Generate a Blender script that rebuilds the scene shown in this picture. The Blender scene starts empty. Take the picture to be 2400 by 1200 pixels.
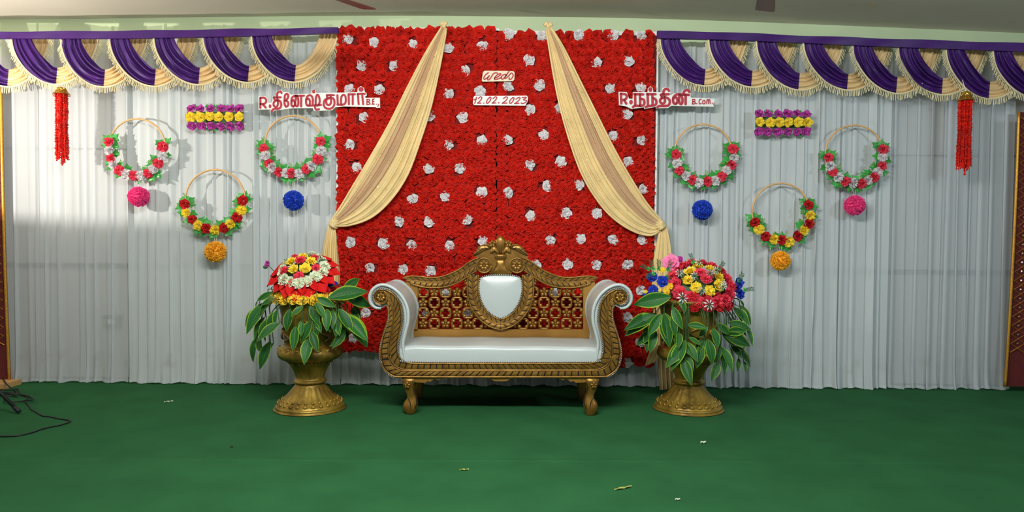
import bpy, math, random
from mathutils import Vector, Matrix
from math import sin, cos, pi, radians, sqrt, atan2

random.seed(7)
scene = bpy.context.scene
COL = scene.collection

# ------------------------------------------------------------------ camera
FPX = 1700.0                      # focal length in pixels of the 2400 x 1200 frame
DIST = 6.0                        # camera to the curtain plane (y = 0)
PITCH = radians(1.68)
ROLL = radians(0.45)
CF = Vector((0, cos(PITCH), -sin(PITCH)))
R0 = Vector((1, 0, 0)); U0 = Vector((0, sin(PITCH), cos(PITCH)))
CR = R0 * cos(ROLL) + U0 * sin(ROLL)
CU = U0 * cos(ROLL) - R0 * sin(ROLL)

def ray(px, py):
    return CF + CR * ((px - 1200) / FPX) - CU * ((py - 600) / FPX)
_d = ray(1163, 905)
CAMH = -_d.z * DIST / _d.y
CAM = Vector((0, -DIST, CAMH))

cam_data = bpy.data.cameras.new('camera')
cam_data.sensor_width = 36.0
cam_data.lens = 36.0 * FPX / 2400.0
cam = bpy.data.objects.new('camera', cam_data)
COL.objects.link(cam)
M3 = Matrix((CR, CU, -CF)).transposed()
cam.matrix_world = Matrix.Translation(CAM) @ M3.to_4x4()
scene.camera = cam

# ------------------------------------------------------------------ light
world = bpy.data.worlds.new('world'); scene.world = world
world.use_nodes = True
world.node_tree.nodes['Background'].inputs[0].default_value = (0.80, 0.92, 1.0, 1)
world.node_tree.nodes['Background'].inputs[1].default_value = 0.27

def area_light(name, loc, target, size, size_y, power, color):
    l = bpy.data.lights.new(name, 'AREA'); l.shape = 'RECTANGLE'
    l.size = size; l.size_y = size_y; l.energy = power; l.color = color
    o = bpy.data.objects.new(name, l); COL.objects.link(o)
    o.location = loc
    o.rotation_euler = (Vector(target) - Vector(loc)).to_track_quat('-Z', 'Y').to_euler()
    return o
# flood lamp of the stage at the left, its weaker partner at the right, and the hall's tube lights
def point_light(name, loc, radius, power, color):
    l = bpy.data.lights.new(name, 'POINT'); l.shadow_soft_size = radius; l.energy = power; l.color = color
    o = bpy.data.objects.new(name, l); COL.objects.link(o); o.location = loc
    return o
point_light('flood_lamp_light', (-4.4, -1.6, 1.95), 0.022, 205, (1.0, 0.92, 0.82))
area_light('flood_lamp_light', (4.3, -3.4, 2.55), (1.6, 0.0, 1.2), 0.45, 0.25, 36, (0.80, 0.92, 1.0))
area_light('tube_light', (-0.4, -3.9, 2.95), (0.0, -0.9, 0.6), 2.4, 0.25, 152, (0.98, 1.0, 0.96))

scene.view_settings.view_transform = 'Standard'
scene.view_settings.look = 'None'
scene.view_settings.exposure = 0.0
scene.view_settings.gamma = 1.0
scene.view_settings.use_curve_mapping = False

# ------------------------------------------------------------------ helpers
def P(px, py, Y):
    """point where the line of sight through a pixel meets the plane y = Y"""
    d = ray(px, py); t = (Y + DIST) / d.y
    return CAM + d * t
def PZ(px, py, Z=0.0):
    d = ray(px, py); t = (Z - CAMH) / d.z
    return CAM + d * t

def lin(c):
    return tuple(((v/255)/12.92 if v/255 <= 0.04045 else ((v/255+0.055)/1.055)**2.4) for v in c)

def mat(name, rgb, rough=0.6, metal=0.0, var=0.0, nscale=20.0, bump=0.0, bscale=200.0, rnd=0.0,
        transl=0.0, transp=0.0, spec=0.5, rgb2=None, island=False, coat=0.0, stretch=None):
    m = bpy.data.materials.new(name); m.use_nodes = True
    nt = m.node_tree; N = nt.nodes; L = nt.links
    b = N['Principled BSDF']; out = N['Material Output']
    c = lin(rgb)
    b.inputs['Base Color'].default_value = (*c, 1)
    b.inputs['Roughness'].default_value = rough
    b.inputs['Metallic'].default_value = metal
    b.inputs['Specular IOR Level'].default_value = spec
    if coat: b.inputs['Coat Weight'].default_value = coat; b.inputs['Coat Roughness'].default_value = 0.15
    tc = N.new('ShaderNodeTexCoord')
    vec = tc.outputs['Object']
    if stretch:
        mp = N.new('ShaderNodeMapping'); mp.inputs['Scale'].default_value = stretch
        L.new(vec, mp.inputs['Vector']); vec = mp.outputs['Vector']
    colsock = None
    if var or rgb2:
        nz = N.new('ShaderNodeTexNoise'); nz.inputs['Scale'].default_value = nscale; nz.inputs['Detail'].default_value = 4
        L.new(vec, nz.inputs['Vector'])
        rp = N.new('ShaderNodeValToRGB')
        c2 = lin(rgb2) if rgb2 else tuple(v*(1-var) for v in c)
        c1 = c if rgb2 else tuple(min(1, v*(1+var)) for v in c)
        rp.color_ramp.elements[0].position = 0.33; rp.color_ramp.elements[1].position = 0.67
        rp.color_ramp.elements[0].color = (*c2, 1); rp.color_ramp.elements[1].color = (*c1, 1)
        L.new(nz.outputs['Fac'], rp.inputs['Fac']); colsock = rp.outputs['Color']
    if rnd:
        hs = N.new('ShaderNodeHueSaturation')
        if island:
            g = N.new('ShaderNodeNewGeometry'); src = g.outputs['Random Per Island']
        else:
            oi = N.new('ShaderNodeObjectInfo'); src = oi.outputs['Random']
        mr = N.new('ShaderNodeMapRange'); mr.inputs['To Min'].default_value = 1-rnd; mr.inputs['To Max'].default_value = 1+rnd
        L.new(src, mr.inputs['Value']); L.new(mr.outputs['Result'], hs.inputs['Value'])
        if colsock: L.new(colsock, hs.inputs['Color'])
        else: hs.inputs['Color'].default_value = (*c, 1)
        colsock = hs.outputs['Color']
    if colsock: L.new(colsock, b.inputs['Base Color'])
    if bump:
        nz2 = N.new('ShaderNodeTexNoise'); nz2.inputs['Scale'].default_value = bscale; nz2.inputs['Detail'].default_value = 3
        L.new(vec, nz2.inputs['Vector'])
        bp = N.new('ShaderNodeBump'); bp.inputs['Strength'].default_value = bump; bp.inputs['Distance'].default_value = 0.01
        L.new(nz2.outputs['Fac'], bp.inputs['Height']); L.new(bp.outputs['Normal'], b.inputs['Normal'])
    sh = b.outputs[0]
    if transl:
        t = N.new('ShaderNodeBsdfTranslucent'); t.inputs['Color'].default_value = (*c, 1)
        if colsock: L.new(colsock, t.inputs['Color'])
        mx = N.new('ShaderNodeMixShader'); mx.inputs[0].default_value = transl
        L.new(sh, mx.inputs[1]); L.new(t.outputs[0], mx.inputs[2]); sh = mx.outputs[0]
    if transp:
        t = N.new('ShaderNodeBsdfTransparent')
        mx = N.new('ShaderNodeMixShader'); mx.inputs[0].default_value = transp
        L.new(sh, mx.inputs[1]); L.new(t.outputs[0], mx.inputs[2]); sh = mx.outputs[0]
    L.new(sh, out.inputs['Surface'])
    return m

class MB:
    """collects geometry of one mesh"""
    def __init__(s): s.v = []; s.f = []
    def add(s, vs, fs):
        o = len(s.v); s.v.extend([tuple(v) for v in vs]); s.f.extend([tuple(i+o for i in f) for f in fs])
    def box(s, a, b):
        x0,y0,z0 = a; x1,y1,z1 = b
        s.add([(x0,y0,z0),(x1,y0,z0),(x1,y1,z0),(x0,y1,z0),(x0,y0,z1),(x1,y0,z1),(x1,y1,z1),(x0,y1,z1)],
              [(0,3,2,1),(4,5,6,7),(0,1,5,4),(1,2,6,5),(2,3,7,6),(3,0,4,7)])
    def grid(s, rows, close_u=False):
        n = len(rows); m = len(rows[0]); vs = [p for r in rows for p in r]; fs = []
        for i in range(n-1):
            for j in range(m if close_u else m-1):
                k = (j+1) % m
                fs.append((i*m+j, i*m+k, (i+1)*m+k, (i+1)*m+j))
        s.add(vs, fs)
    def tube(s, pts, r, n=6, caps=True):
        pts = [Vector(p) for p in pts]; m = len(pts)
        rs = r if isinstance(r, (list, tuple)) else [r]*m
        rows = []; prev = None
        for i, p in enumerate(pts):
            t = (pts[min(i+1, m-1)] - pts[max(i-1, 0)])
            t = t.normalized() if t.length > 1e-9 else Vector((0,0,1))
            if prev is None:
                a = Vector((0,0,1)) if abs(t.z) < 0.9 else Vector((1,0,0))
                u = t.cross(a).normalized()
            else:
                u = prev - t*prev.dot(t)
                u = u.normalized() if u.length > 1e-6 else t.orthogonal().normalized()
            prev = u; w = t.cross(u)
            rows.append([p + (u*cos(2*pi*k/n) + w*sin(2*pi*k/n))*rs[i] for k in range(n)])
        o = len(s.v); s.grid(rows, True)
        if caps:
            s.f.append(tuple(o+k for k in range(n))[::-1])
            s.f.append(tuple(o+(m-1)*n+k for k in range(n)))
    def lathe(s, prof, c=(0,0,0), n=32):
        rows = [[(c[0]+r*cos(2*pi*k/n), c[1]+r*sin(2*pi*k/n), c[2]+z) for k in range(n)] for r, z in prof]
        s.grid(rows, True)
    def prism(s, poly, d):
        """poly: 3-D outline, d: extrusion vector"""
        n = len(poly); d = Vector(d)
        vs = [Vector(p) for p in poly] + [Vector(p)+d for p in poly]
        fs = [tuple(range(n)), tuple(range(2*n-1, n-1, -1))] + [(i, i+n, (i+1) % n + n, (i+1) % n) for i in range(n)]
        s.add(vs, fs)
    def ell(s, c, r, nu=8, nv=5):
        c = Vector(c); rows = []
        for i in range(nv+1):
            a = pi*i/nv - pi/2
            rows.append([(c.x+r[0]*cos(a)*cos(2*pi*k/nu), c.y+r[1]*cos(a)*sin(2*pi*k/nu), c.z+r[2]*sin(a)) for k in range(nu)])
        s.grid(rows, True)
    def xform(s, M):
        s.v = [tuple(M @ Vector(v)) for v in s.v]; return s
    def merge(s, o, M=None):
        s.add([M @ Vector(v) for v in o.v] if M else o.v, o.f)
    def mesh(s, name, m, smooth=False, origin=None):
        me = bpy.data.meshes.new(name)
        vs = s.v
        if origin is not None:
            ox = Vector(origin); vs = [tuple(Vector(v)-ox) for v in s.v]
        me.from_pydata(vs, [], s.f); me.update()
        if m: me.materials.append(m)
        if smooth: me.polygons.foreach_set('use_smooth', [True]*len(me.polygons))
        return me
    def build(s, name, m, parent=None, smooth=False, loc=None):
        """mesh object; vertices are world coordinates when a parent or loc gives the origin"""
        org = Vector(loc) if loc is not None else (parent_world(parent) if parent else None)
        me = s.mesh(name, m, smooth, org)
        o = bpy.data.objects.new(name, me); COL.objects.link(o)
        if parent:
            o.parent = parent
            if loc is not None: o.location = Vector(loc) - parent_world(parent)
        elif loc is not None: o.location = loc
        return o

def parent_world(o):
    v = Vector(o.location)
    while o.parent: o = o.parent; v = v + Vector(o.location)
    return v

def tag(o, label=None, cat=None, group=None, kind=None):
    if label: o['label'] = label
    if cat: o['category'] = cat
    if group: o['group'] = group
    if kind: o['kind'] = kind
    return o
def thing(name, label, cat, loc, group=None):
    o = bpy.data.objects.new(name, None); COL.objects.link(o); o.location = loc
    o.empty_display_size = 0.1
    return tag(o, label, cat, group)
def place(name, me, parent, loc, rot=None, scale=None):
    """part that shares mesh data; loc in world"""
    o = bpy.data.objects.new(name, me); COL.objects.link(o)
    if parent: o.parent = parent; o.location = Vector(loc) - parent_world(parent)
    else: o.location = loc
    if rot is not None:
        o.rotation_euler = rot.to_euler() if hasattr(rot, 'to_euler') else rot
    if scale is not None: o.scale = scale if hasattr(scale, '__len__') else (scale,)*3
    return o

def cr(pts, n=6, closed=False):
    """Catmull-Rom through points of any dimension"""
    pts = [Vector(p) for p in pts]; m = len(pts); out = []
    for i in range(m if closed else m-1):
        if closed: p0,p1,p2,p3 = pts[(i-1)%m], pts[i], pts[(i+1)%m], pts[(i+2)%m]
        else: p0,p1,p2,p3 = pts[max(i-1,0)], pts[i], pts[i+1], pts[min(i+2,m-1)]
        for k in range(n):
            t = k/n
            out.append(0.5*((2*p1)+(p2-p0)*t+(2*p0-5*p1+4*p2-p3)*t*t+(3*p1-p0-3*p2+p3)*t*t*t))
    if not closed: out.append(pts[-1])
    return out
def resample(pts, n):
    pts = [Vector(p) for p in pts]; L = [0]
    for a, b in zip(pts, pts[1:]): L.append(L[-1]+(b-a).length)
    out = []; j = 0
    for i in range(n):
        d = L[-1]*i/(n-1)
        while j < len(L)-2 and L[j+1] < d: j += 1
        seg = L[j+1]-L[j]; t = (d-L[j])/seg if seg > 0 else 0
        out.append(pts[j].lerp(pts[j+1], min(1, max(0, t))))
    return out
def plen(pts): return sum((Vector(b)-Vector(a)).length for a, b in zip(pts, pts[1:]))
def interp(tab, x):
    if x <= tab[0][0]: (a,b),(c,d) = tab[0], tab[1]
    elif x >= tab[-1][0]: (a,b),(c,d) = tab[-2], tab[-1]
    else:
        for (a,b),(c,d) in zip(tab, tab[1:]):
            if a <= x <= c: break
    return b+(d-b)*(x-a)/(c-a)

# ------------------------------------------------------------------ materials
M = {}
def carpet_mat():
    m = mat('green_carpet', (45,100,60), 0.95, var=0.10, nscale=3.0, bump=0.5, bscale=900, spec=0.1)
    nt = m.node_tree; N = nt.nodes; L = nt.links; b = N['Principled BSDF']
    src = b.inputs['Base Color'].links[0].from_socket
    nz = N.new('ShaderNodeTexNoise'); nz.inputs['Scale'].default_value = 420; nz.inputs['Detail'].default_value = 2
    tc = N.new('ShaderNodeTexCoord'); L.new(tc.outputs['Object'], nz.inputs['Vector'])
    mr = N.new('ShaderNodeMapRange'); mr.inputs['From Min'].default_value = 0.3; mr.inputs['From Max'].default_value = 0.7
    mr.inputs['To Min'].default_value = 0.72; mr.inputs['To Max'].default_value = 1.28
    L.new(nz.outputs['Fac'], mr.inputs['Value'])
    hs = N.new('ShaderNodeHueSaturation'); L.new(src, hs.inputs['Color']); L.new(mr.outputs['Result'], hs.inputs['Value'])
    L.new(hs.outputs['Color'], b.inputs['Base Color'])
    return m
M['carpet'] = carpet_mat()
M['wall'] = mat('pale_green_wall', (196,212,172), 0.8, var=0.05, nscale=1.5)
M['wall_grey'] = mat('grey_wall_trim', (120,128,122), 0.8, var=0.05)
M['ceiling'] = mat('ceiling_plaster', (214,205,192), 0.9, var=0.04, nscale=1.2)
M['sheer'] = mat('sheer_white_cloth', (224,228,232), 0.75, transl=0.28, transp=0.36, spec=0.2, bump=0.05, bscale=600)
M['curtain'] = mat('white_curtain_cloth', (222,228,230), 0.75, transl=0.22, transp=0.17, spec=0.2, bump=0.05, bscale=600)
M['purple'] = mat('purple_satin', (70,24,108), 0.5, var=0.15, nscale=6, spec=0.35, rgb2=(56,20,94))
M['cream'] = mat('cream_satin', (224,192,140), 0.45, var=0.06, nscale=8)
M['fringe'] = mat('cream_fringe', (228,214,172), 0.8, rnd=0.15, island=True)
M['drape'] = mat('gold_cream_cloth', (240,214,154), 0.5, var=0.08, nscale=8, transl=0.15, transp=0.03)
M['drape_sheer'] = mat('gold_cream_net', (234,206,160), 0.5, var=0.06, nscale=8, transl=0.2, transp=0.33)
M['sequin'] = mat('sequin', (250,240,210), 0.08, metal=1.0, rnd=0.3, island=True)
M['red_flower'] = mat('red_cloth_petal', (208,32,18), 0.75, rnd=0.22, island=True, transl=0.15, spec=0.25)
M['red_cloth'] = mat('red_base_cloth', (120,14,12), 0.9, var=0.2)
M['white_flower'] = mat('white_cloth_petal', (225,222,224), 0.75, rnd=0.06, island=True, transl=0.15)
M['foam'] = mat('white_foam_board', (232,234,230), 0.7, var=0.02)
M['foam_cream'] = mat('cream_foam_board', (228,216,186), 0.7, var=0.03)
M['letter'] = mat('crimson_paint', (176,38,56), 0.6, var=0.08, nscale=60)
M['gold'] = mat('antique_gold_paint', (162,120,52), 0.34, metal=0.55, rgb2=(128,90,36), nscale=14)
M['gold_flat'] = mat('plain_gold_paint', (172,126,56), 0.42, metal=0.4, rgb2=(150,106,42), nscale=5)
M['dark'] = mat('dark_carving_groove', (34,24,12), 0.6, metal=0.2, var=0.2)
M['leather'] = mat('white_leatherette', (188,196,196), 0.34, var=0.02, nscale=4, spec=0.5, bump=0.12, bscale=5, coat=0.12)
M['piping_white'] = mat('white_piping', (230,230,222), 0.5)
M['urn'] = mat('gold_urn_paint', (170,138,54), 0.42, metal=0.5, rgb2=(108,84,30), nscale=9, bump=0.25, bscale=40)
M['pink_rose'] = mat('coral_pink_petal', (236,66,92), 0.7, rnd=0.12, island=True, transl=0.15)
M['yellow'] = mat('yellow_petal', (252,226,66), 0.7, rnd=0.10, island=True, transl=0.15)
M['red_rose'] = mat('crimson_petal', (202,20,28), 0.7, rnd=0.15, island=True, transl=0.12)
M['orange_yellow'] = mat('marigold_petal', (252,216,60), 0.7, rnd=0.12, island=True, transl=0.15)
M['purple_flower'] = mat('magenta_purple_petal', (190,62,166), 0.6, rnd=0.18, island=True, transl=0.12)
M['cream_flower'] = mat('greenish_white_petal', (226,234,204), 0.75, rnd=0.05, island=True, transl=0.15)
M['blue_flower'] = mat('royal_blue_petal', (24,58,184), 0.65, rnd=0.25, island=True, transl=0.1)
M['pink_flower'] = mat('light_pink_petal', (240,130,180), 0.65, rnd=0.15, island=True, transl=0.15)
M['calla'] = mat('red_velvet_petal', (196,18,16), 0.75, rnd=0.08, spec=0.2)
M['spadix'] = mat('orange_spadix', (236,110,20), 0.6)
M['pom_pink'] = mat('hot_pink_tissue', (252,84,164), 0.8, rnd=0.2, island=True, transl=0.15)
M['pom_orange'] = mat('orange_tissue', (255,196,52), 0.8, rnd=0.2, island=True, transl=0.15)
M['pom_blue'] = mat('blue_tissue', (40,84,208), 0.8, rnd=0.3, island=True, transl=0.1)
M['ivy'] = mat('glossy_green_leaf', (62,164,70), 0.35, var=0.25, nscale=30, rnd=0.2, transl=0.12)
M['fern'] = mat('pale_green_sprig', (120,170,80), 0.6, rnd=0.3, island=True)
M['dark_fern'] = mat('dark_green_sprig', (40,84,48), 0.6, rnd=0.3, island=True)
M['stem'] = mat('green_stem', (62,92,48), 0.6)
M['bamboo'] = mat('tan_hoop_wood', (214,168,112), 0.55, var=0.1, nscale=25)
M['thread'] = mat('white_thread', (226,222,212), 0.8)
M['red_bead'] = mat('red_sequin_string', (220,30,20), 0.25, rnd=0.25, island=True, spec=0.8)
M['brass'] = mat('brass_cap', (206,164,72), 0.3, metal=0.9)
M['maroon'] = mat('maroon_velvet', (92,22,20), 0.8, var=0.15)
M['gold_trim'] = mat('gold_braid', (206,150,50), 0.4, metal=0.5, var=0.2, nscale=80)
M['fan'] = mat('brown_fan_enamel', (96,62,50), 0.4, var=0.1, nscale=4)
M['black'] = mat('black_rubber', (26,26,28), 0.5)
M['black_box'] = mat('black_speaker_shell', (22,22,24), 0.6, bump=0.2, bscale=300)
M['wood'] = mat('raw_pine_board', (206,164,108), 0.6, rgb2=(178,132,80), nscale=6, stretch=(1,12,12))
M['scrap'] = mat('paper_scrap', (216,220,200), 0.8)
M['scrap_leaf'] = mat('dry_petal_scrap', (164,170,84), 0.8)
M['scrap_dark'] = mat('dark_scrap', (60,30,24), 0.8)

def two_tone_wall(m, zsplit, rgb):
    """second paint colour below a painted line"""
    nt = m.node_tree; N = nt.nodes; L = nt.links; b = N['Principled BSDF']
    src = b.inputs['Base Color'].links[0].from_socket
    tc = N.new('ShaderNodeTexCoord'); sx = N.new('ShaderNodeSeparateXYZ'); L.new(tc.outputs['Object'], sx.inputs[0])
    lt = N.new('ShaderNodeMath'); lt.operation = 'LESS_THAN'; lt.inputs[1].default_value = zsplit; L.new(sx.outputs['Z'], lt.inputs[0])
    mx = N.new('ShaderNodeMix'); mx.data_type = 'RGBA'; mx.inputs[7].default_value = (*lin(rgb), 1)
    L.new(lt.outputs[0], mx.inputs[0]); L.new(src, mx.inputs[6]); L.new(mx.outputs[2], b.inputs['Base Color'])
def stain_cloth(m, zc, zw):
    """brownish damp stains along the foot of the cloth"""
    nt = m.node_tree; N = nt.nodes; L = nt.links; b = N['Principled BSDF']
    tc = N.new('ShaderNodeTexCoord'); sx = N.new('ShaderNodeSeparateXYZ'); L.new(tc.outputs['Object'], sx.inputs[0])
    nz = N.new('ShaderNodeTexNoise'); nz.inputs['Scale'].default_value = 5; nz.inputs['Detail'].default_value = 5; L.new(tc.outputs['Object'], nz.inputs['Vector'])
    d = N.new('ShaderNodeMath'); d.operation = 'SUBTRACT'; d.inputs[1].default_value = zc; L.new(sx.outputs['Z'], d.inputs[0])
    a = N.new('ShaderNodeMath'); a.operation = 'ABSOLUTE'; L.new(d.outputs[0], a.inputs[0])
    r = N.new('ShaderNodeMapRange'); r.inputs['From Min'].default_value = 0; r.inputs['From Max'].default_value = zw; r.inputs['To Min'].default_value = 1; r.inputs['To Max'].default_value = 0
    L.new(a.outputs[0], r.inputs['Value'])
    r2 = N.new('ShaderNodeMapRange'); r2.inputs['From Min'].default_value = 0.52; r2.inputs['From Max'].default_value = 0.72; r2.inputs['To Max'].default_value = 0.55
    L.new(nz.outputs['Fac'], r2.inputs['Value'])
    mu = N.new('ShaderNodeMath'); mu.operation = 'MULTIPLY'; L.new(r.outputs[0], mu.inputs[0]); L.new(r2.outputs[0], mu.inputs[1])
    mx = N.new('ShaderNodeMix'); mx.data_type = 'RGBA'; mx.inputs[6].default_value = b.inputs['Base Color'].default_value[:]; mx.inputs[7].default_value = (*lin((150,130,96)), 1)
    L.new(mu.outputs[0], mx.inputs[0]); L.new(mx.outputs[2], b.inputs['Base Color'])
two_tone_wall(M['wall'], 2.75, (206,206,204))
stain_cloth(M['sheer'], 0.20, 0.09); stain_cloth(M['curtain'], 0.20, 0.08)

def margin_leaf_mat():
    m = mat('variegated_leaf', (36,96,44), 0.5, spec=0.22)
    nt = m.node_tree; N = nt.nodes; L = nt.links; b = N['Principled BSDF']
    a = N.new('ShaderNodeAttribute'); a.attribute_name = 'margin'
    rp = N.new('ShaderNodeValToRGB'); e = rp.color_ramp.elements
    e[0].position = 0.0; e[0].color = (*lin((70,118,58)),1)
    e[1].position = 1.0; e[1].color = (*lin((176,196,44)),1)
    for p, c in ((0.04,(60,112,54)),(0.07,(28,80,36)),(0.80,(34,92,36)),(0.93,(120,160,40))):
        k = e.new(p); k.color = (*lin(c),1)
    L.new(a.outputs['Fac'], rp.inputs['Fac'])
    # side veins
    v = N.new('ShaderNodeAttribute'); v.attribute_name = 'vein'
    mv = N.new('ShaderNodeMath'); mv.operation = 'SINE'
    ml = N.new('ShaderNodeMath'); ml.operation = 'MULTIPLY'; ml.inputs[1].default_value = 75
    L.new(v.outputs['Fac'], ml.inputs[0]); L.new(ml.outputs[0], mv.inputs[0])
    r2 = N.new('ShaderNodeMapRange'); r2.inputs['From Min'].default_value = 0.75; r2.inputs['From Max'].default_value = 1.0
    r2.inputs['To Max'].default_value = 0.22
    L.new(mv.outputs[0], r2.inputs['Value'])
    mx = N.new('ShaderNodeMix'); mx.data_type = 'RGBA'; mx.inputs[7].default_value = (*lin((120,160,90)),1)
    L.new(r2.outputs['Result'], mx.inputs[0]); L.new(rp.outputs['Color'], mx.inputs[6])
    hs = N.new('ShaderNodeHueSaturation'); oi = N.new('ShaderNodeObjectInfo')
    mr = N.new('ShaderNodeMapRange'); mr.inputs['To Min'].default_value = 0.75; mr.inputs['To Max'].default_value = 1.2
    L.new(oi.outputs['Random'], mr.inputs['Value']); L.new(mr.outputs['Result'], hs.inputs['Value'])
    L.new(mx.outputs[2], hs.inputs['Color']); L.new(hs.outputs['Color'], b.inputs['Base Color'])
    return m
M['leaf'] = margin_leaf_mat()
# ------------------------------------------------------------------ setting
WALL_Y = 0.24
mb = MB()      # carpet with a slightly raised seam
ys = [-9.0, -2.02, -2.0, -1.985, -1.97, -1.95, 0.5]
zs = [0, 0, 0.0025, 0.004, 0.0025, 0, 0]
xs = [-6 + 12*i/40 for i in range(41)]
mb.grid([[(x, y + 0.02*sin(x*0.9), z) for x in xs] for y, z in zip(ys, zs)])
tag(mb.build('floor', M['carpet']), kind='structure')
CE = [(-300,52),(0,45),(200,44),(400,41),(600,39),(800,37),(1000,37),(1200,39),(1400,41),(1600,46),(1800,53),(2000,61),(2200,69),(2400,78),(2700,92)]
edge = [P(x, y, WALL_Y) for x, y in cr(CE, 3)]
mb = MB()
mb.grid([[(p.x, p.y, p.z) for p in edge],
         [(p.x, -1.5, 0.75*p.z + 0.25*edge[len(edge)//2].z) for p in edge],
         [(p.x, -9.0, edge[len(edge)//2].z) for p in edge]])
tag(mb.build('ceiling', M['ceiling'], smooth=True), kind='structure')
ZC = edge[len(edge)//2].z
mb = MB(); mb.box((-6, WALL_Y, -0.05), (6, WALL_Y+0.15, ZC+0.3)); wall_b = tag(mb.build('wall_back', M['wall']), kind='structure')
mb = MB(); mb.box((-6.15, -9, -0.05), (-6, WALL_Y+0.15, ZC+0.3)); tag(mb.build('wall_left', M['wall']), kind='structure')
mb = MB(); mb.box((6, -9, -0.05), (6.15, WALL_Y+0.15, ZC+0.3)); tag(mb.build('wall_right', M['wall']), kind='structure')
for i, (yl, yr, h) in enumerate(((622, 637, 0.04), (349, 357, 0.012))):
    zl = P(200, yl, WALL_Y).z
    mb = MB(); mb.box((-5.9, WALL_Y-0.015, zl-h/2), (5.9, WALL_Y, zl+h/2))
    tag(mb.build('trim_%d' % (i+1), M['wall_grey']), kind='structure')
c = P(265, 753, WALL_Y)
sb = thing('switch_box', 'small grey switch box on the wall, faint behind the left sheer curtain', 'switch box', (c.x, WALL_Y, c.z))
mb = MB(); mb.box((c.x-.075, WALL_Y-.03, c.z-.055), (c.x+.075, WALL_Y, c.z+.055)); mb.build('plate', M['wall_grey'], sb)
mb = MB(); mb.box((c.x-.03, WALL_Y-.038, c.z-.02), (c.x+.03, WALL_Y-.03, c.z+.02)); mb.build('switch', M['foam'], sb)

# ------------------------------------------------------------------ curtains
def curtain(label, x0, x1, ztop, m, seed, amp=1.0, y0=0.0, dens=1.0, fold=0.6, group='white backdrop curtains'):
    rg = random.Random(seed)
    ridges = []; x = x0 + 0.01
    while x < x1:
        ridges.append((x, rg.uniform(0.006, 0.016), rg.uniform(0.016, 0.042)*amp, rg.uniform(-0.03, 0.03), rg.uniform(0.2, 1.0)))
        x += rg.uniform(0.035, 0.12)/dens
    ph = rg.uniform(0, 6)
    # course of the cloth seen from above: flat runs, rounded ridges and Z-folds of three layers
    path = []; x = x0; k = 0
    folds = [(xi, w, a, ln, st, rg.random() < fold) for xi, w, a, ln, st in ridges]
    nx = int((x1-x0)/0.0085)+1; flat = [x0 + (x1-x0)*i/(nx-1) for i in range(nx)]
    for xi, w, a, ln, st, zf in folds:
        if not zf or xi-2*w < x or xi+3*w > x1-0.01: continue
        path += [(q, 0.0, 0, 0) for q in flat if x <= q < xi+w-0.004]
        h = 0.006 + a*0.30
        path += [(xi+w, -0.001, ln, 1), (xi+w+0.002, -0.3*h, ln, 1), (xi+w-0.001, -0.45*h, ln, 1), (xi, -0.5*h, ln, 1), (xi-w+0.001, -0.6*h, ln, 1), (xi-w-0.001, -0.8*h, ln, 1),
                 (xi-w+0.003, -h, ln, 1), (xi, -1.05*h, ln, 1), (xi+w, -0.95*h, ln, 1), (xi+w*1.8, -0.55*h, ln, 0.6), (xi+w*2.8, -0.15*h, ln, 0.3)]
        x = xi+w*2.8+0.004
    path += [(q, 0.0, 0, 0) for q in flat if q >= x]
    path[0] = (x0, 0, 0, 0); path[-1] = (x1, 0, 0, 0)
    soft = [q for q in folds if not q[5]]
    zz = [0.006, 0.02, 0.05, 0.09, 0.15, 0.25, 0.4, 0.6, 0.85, 1.15, 1.5, 1.9, 2.3, 2.6, ztop-0.05, ztop]
    rows = []
    for z in zz:
        f = 1 - z/ztop; row = []
        for (px_, dy, ln0, wt) in path:
            x = px_ + ln0*0.5*f*f*wt
            y = y0 + dy*(0.7+0.5*f) + 0.010*sin(px_*9+ph+0.6*f) + 0.006*sin(px_*23+ph*2-1.5*f)
            for (xi, w, a, ln, st, zf) in soft:
                d = px_ - xi - ln*f*f
                if abs(d) < 4*w:
                    y -= a*0.8*(st + (1-st)*(0.35+0.65*f))*math.exp(-(d/w)**2)
            if z < 0.2:      # puckered hem
                k = (0.2-z)/0.2
                y += 0.010*k*sin(px_*55+ph+2*sin(px_*13)) - 0.012*k*k
            row.append((x, y, z + (0.006*sin(px_*31+ph) + 0.004 if z < 0.01 else 0)))
        rows.append(row)
    mb = MB(); mb.grid(rows)
    o = mb.build('curtain', m, loc=((x0+x1)/2, y0, 0), smooth=True)
    # turned-up hem as a part
    hb = MB(); hb.grid([[(a[0], a[1]-0.004, a[2]+dz) for a in rows[0]] for dz in (0.0, 0.022)])
    hb.build('hem', m, o, smooth=True)
    return tag(o, label, 'curtain', group)
XL = lambda px: P(px, 560, 0).x
ZT = P(600, 82, 0).z
curtain('sheer white curtain hanging at the far left beside the red and gold border', XL(-40), XL(92), ZT, M['sheer'], 3, 0.8, dens=0.9)
curtain('sheer white curtain behind the left red tassel', XL(93), XL(299), ZT, M['sheer'], 4, 0.8, 0.012)
curtain('white pleated curtain behind the three left flower hoops', XL(300), XL(799), ZT, M['curtain'], 5, 1.4, dens=1.1)
curtain('white pleated curtain hidden behind the red flower panels and sofa', XL(800), XL(1541), ZT, M['curtain'], 6, 1.0, 0.01)
curtain('white pleated curtain behind the three right flower hoops', XL(1542), XL(2081), ZT-0.03, M['curtain'], 8, 1.6, dens=1.15)
curtain('sheer white curtain behind the right red tassel', XL(2082), XL(2372), ZT-0.05, M['sheer'], 9, 1.2, 0.012)

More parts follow.
